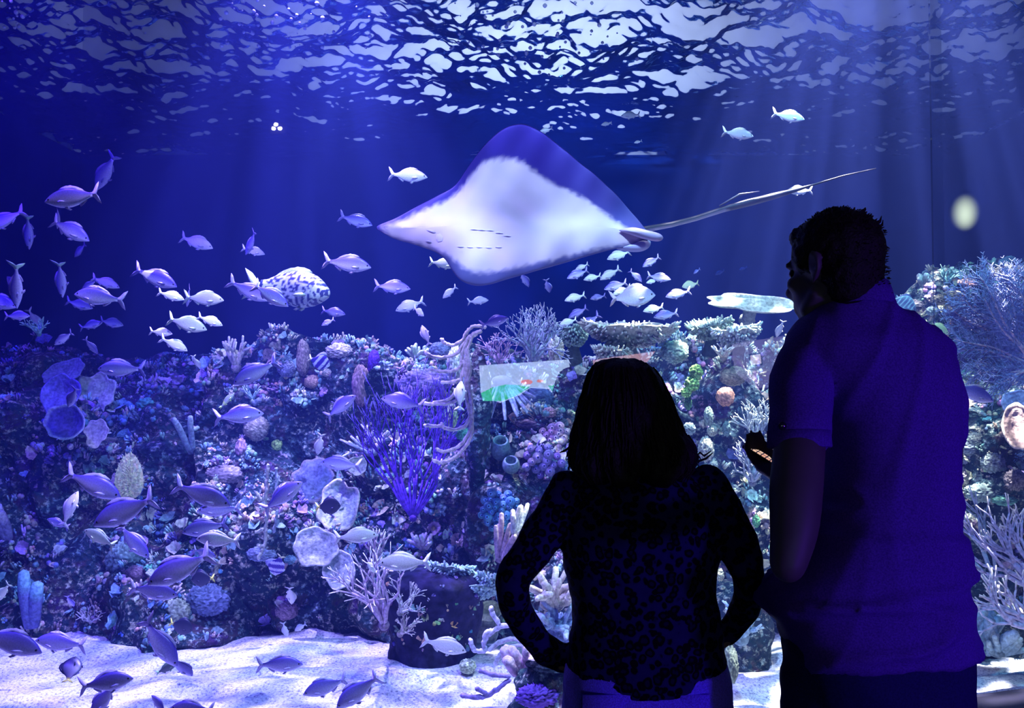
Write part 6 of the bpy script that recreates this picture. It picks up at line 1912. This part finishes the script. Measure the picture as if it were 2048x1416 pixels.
# ------------------------------------------------------------------ lit things in the hall behind the camera, seen only as reflections in the acrylic
def mirror_main(p): return Vector((p.x, 2 * GLASS[1][1] - p.y, p.z))
def emit(name, color, strength):
    m, nt, b = mat_new(name)
    b.inputs['Base Color'].default_value = (0, 0, 0, 1); b.inputs['Roughness'].default_value = 1; b.inputs['Specular IOR Level'].default_value = 0
    b.inputs['Emission Color'].default_value = (*color, 1); b.inputs['Emission Strength'].default_value = strength
    return m
def virt(pts, D, thick=.02):
    """Pixel outline of a reflection -> the real sign's outline behind the glass plane's mirror."""
    return [mirror_main(P(x, y, D)) for x, y in pts]
def board(name, label, pts, D, mat, cat, extra=()):
    q = virt(pts, D); c = sum(q, Vector()) / len(q)
    root = empty(name, c, label, cat)
    n = len(q); vs = [v - c for v in q] + [v - c + Vector((0, -.04, 0)) for v in q]
    mb = MB(); mb.add(vs, [tuple(range(n)), tuple(reversed(range(n, 2 * n)))] + [(i, (i + 1) % n, (i + 1) % n + n, i + n) for i in range(n)])
    mb.obj('panel', mat, parent=root, smooth=False)
    for (nm, pp, mt, lift) in extra:
        q2 = [mirror_main(P(x, y, D)) - c + Vector((0, lift, 0)) for x, y in pp]; n2 = len(q2)
        mb = MB(); mb.add(q2 + [v + Vector((0, -.01, 0)) for v in q2], [tuple(range(n2)), tuple(reversed(range(n2, 2 * n2)))] + [(i, (i + 1) % n2, (i + 1) % n2 + n2, i + n2) for i in range(n2)])
        mb.obj(nm, mt, parent=root, smooth=False)
    return root
def oval(cx, cy, rx, ry, n=20): return [(cx + math.cos(2 * math.pi * i / n) * rx, cy + math.sin(2 * math.pi * i / n) * ry) for i in range(n)]
REF = 10.5
E_SKY = emit('picture_sky', (.46, .60, .92), REF)
E_GRN = emit('picture_green', (.05, .62, .22), REF * .95)
E_ORG = emit('picture_orange', (.90, .26, .14), REF)
E_PNK = emit('picture_pink', (.78, .42, .44), REF * .6)
E_GRY = emit('panel_grey', (.20, .18, .34), REF * .62)
E_WHT = emit('panel_white', (.62, .52, .62), REF)
board('picture_screen', 'lit picture of green hills, pale sky and orange blossoms reflected left of the woman\'s head',
      [(958, 731), (1138, 719), (1144, 790), (1122, 815), (1108, 790), (1096, 778), (1060, 776), (1040, 790), (1000, 806), (962, 790)], 7.2, E_SKY, 'screen',
      [('green_hill', [(962, 786), (985, 775), (1010, 769), (1035, 770), (1060, 774), (1035, 790), (1005, 802), (966, 802)], E_GRN, .012),
       ('green_hill', [(1096, 772), (1120, 768), (1141, 770), (1143, 784), (1128, 788), (1108, 786)], E_GRN, .012),
       ('orange_blossom', oval(1053, 764, 12, 5), E_ORG, .014), ('orange_blossom', oval(1080, 762, 7, 3), E_ORG, .014)])
board('sign_panel', 'lit orange panel reflected above the woman\'s head', [(1186, 720), (1320, 701), (1325, 712), (1312, 722), (1250, 732), (1190, 746)], 7.2, E_PNK, 'screen')
board('wall_panel', 'grey panel with small bright square reflected left of the man', [(1466, 688), (1640, 660), (1650, 772), (1512, 776), (1468, 742)], 7.4, E_GRY, 'screen',
      [('bright_square', [(1500, 711), (1520, 708), (1522, 727), (1501, 731)], E_WHT, .012), ('dark_frame', [(1497, 708), (1523, 705), (1525, 730), (1499, 734)], emit('frame_dark', (.03, .03, .1), 1), .006)])
board('exit_lamp', 'small green lamp reflected at the right edge over the sea fan', [(2040, 690), (2060, 688), (2060, 712), (2042, 714)], 5.6, emit('green_lamp', (.1, .9, .5), REF), 'lamp')
E_BULB = emit('white_bulb', (1, .97, .95), 40)
c0 = mirror_main(P(553, 255, 7.5))
tl = empty('track_lamp', c0, 'cluster of three small white lamps reflected at the upper left', 'lamp')
for x, y in ((552, 249), (547, 257), (560, 257)):
    mb = MB(); mb.ball(mirror_main(P(x, y, 7.5)) - c0, (.020, .012, .016), 12, 8); mb.obj('bulb', E_BULB, parent=tl)
mb = MB(); mb.box((-.07, -.10, -.05), (.07, -.03, .05)); mb.obj('housing', M_DARK, parent=tl, smooth=False)

# lamp mirrored in the bending panel, its blur painted as a fading glow
def panel_reflection(px, py, D):
    """Where a thing must stand in the hall to be mirrored at this pixel by the acrylic."""
    d = (P(px, py, 3.0) - CAM).normalized()
    for (x0, y0), (x1, y1) in zip(GLASS, GLASS[1:]):
        nrm = Vector((y1 - y0, -(x1 - x0), 0)).normalized()
        t = (Vector((x0, y0, 0)) - CAM).dot(nrm) / d.dot(nrm)
        h = CAM + d * t
        if x0 <= h.x <= x1: return h + (d - 2 * d.dot(nrm) * nrm) * D
m, nt, b = mat_new('blurred_glow')
b.inputs['Base Color'].default_value = (0, 0, 0, 1)
lw = add(nt, 'ShaderNodeLayerWeight', Blend=.5); inv = add(nt, 'ShaderNodeMath', operation='SUBTRACT'); inv.inputs[0].default_value = 1
pw = add(nt, 'ShaderNodeMath', operation='POWER'); pw.inputs[1].default_value = 5; ml = add(nt, 'ShaderNodeMath', operation='MULTIPLY'); ml.inputs[1].default_value = 12
nt.links.new(lw.outputs['Facing'], inv.inputs[1]); nt.links.new(inv.outputs[0], pw.inputs[0]); nt.links.new(pw.outputs[0], ml.inputs[0])
b.inputs['Emission Color'].default_value = (.75, .9, .62, 1); nt.links.new(ml.outputs[0], b.inputs['Emission Strength'])
c = panel_reflection(1930, 425, 1.6)
gl = empty('blurred_lamp', c, 'frosted globe lamp mirrored as a soft glow right of the man\'s head', 'lamp')
mb = MB(); mb.ball((0, 0, 0), (.075, .075, .10), 24, 16); mb.obj('globe', m, parent=gl)
mb = MB(); mb.tube([(0, 0, .12), (0, 0, .22)], [.012, .012], 8); mb.obj('fitting', M_DARK, parent=gl)

# white balls added as sparkles of the lamps in the rippled surface
M_SPARKLE = mat_plain('sparkle_white', (.95, .95, 1.0), .3, .6, bump=0)
rnd = random.Random(44); mb = MB()
for (x0, x1, y0, y1, n) in ((430, 740, 0, 95, 46), (900, 1240, 5, 120, 60), (0, 60, 0, 60, 14), (1050, 1300, 100, 170, 16), (480, 640, 60, 95, 10)):
    for k in range(n):
        px, py = rnd.uniform(x0, x1), rnd.uniform(y0, y1)
        Y = (WZ - .28 - CAMZ) / max(.05, (760 - py) / FPX)
        Y = min(Y, 7.5)
        mb.ball(P(px, py, Y), rnd.choice((.005, .007, .010, .013)) * 1.0, 8, 6)
tag(mb.obj('sparkle_balls', M_SPARKLE), 'small white balls standing in for lamp sparkles at the water surface', 'sparkles', kind='stuff')
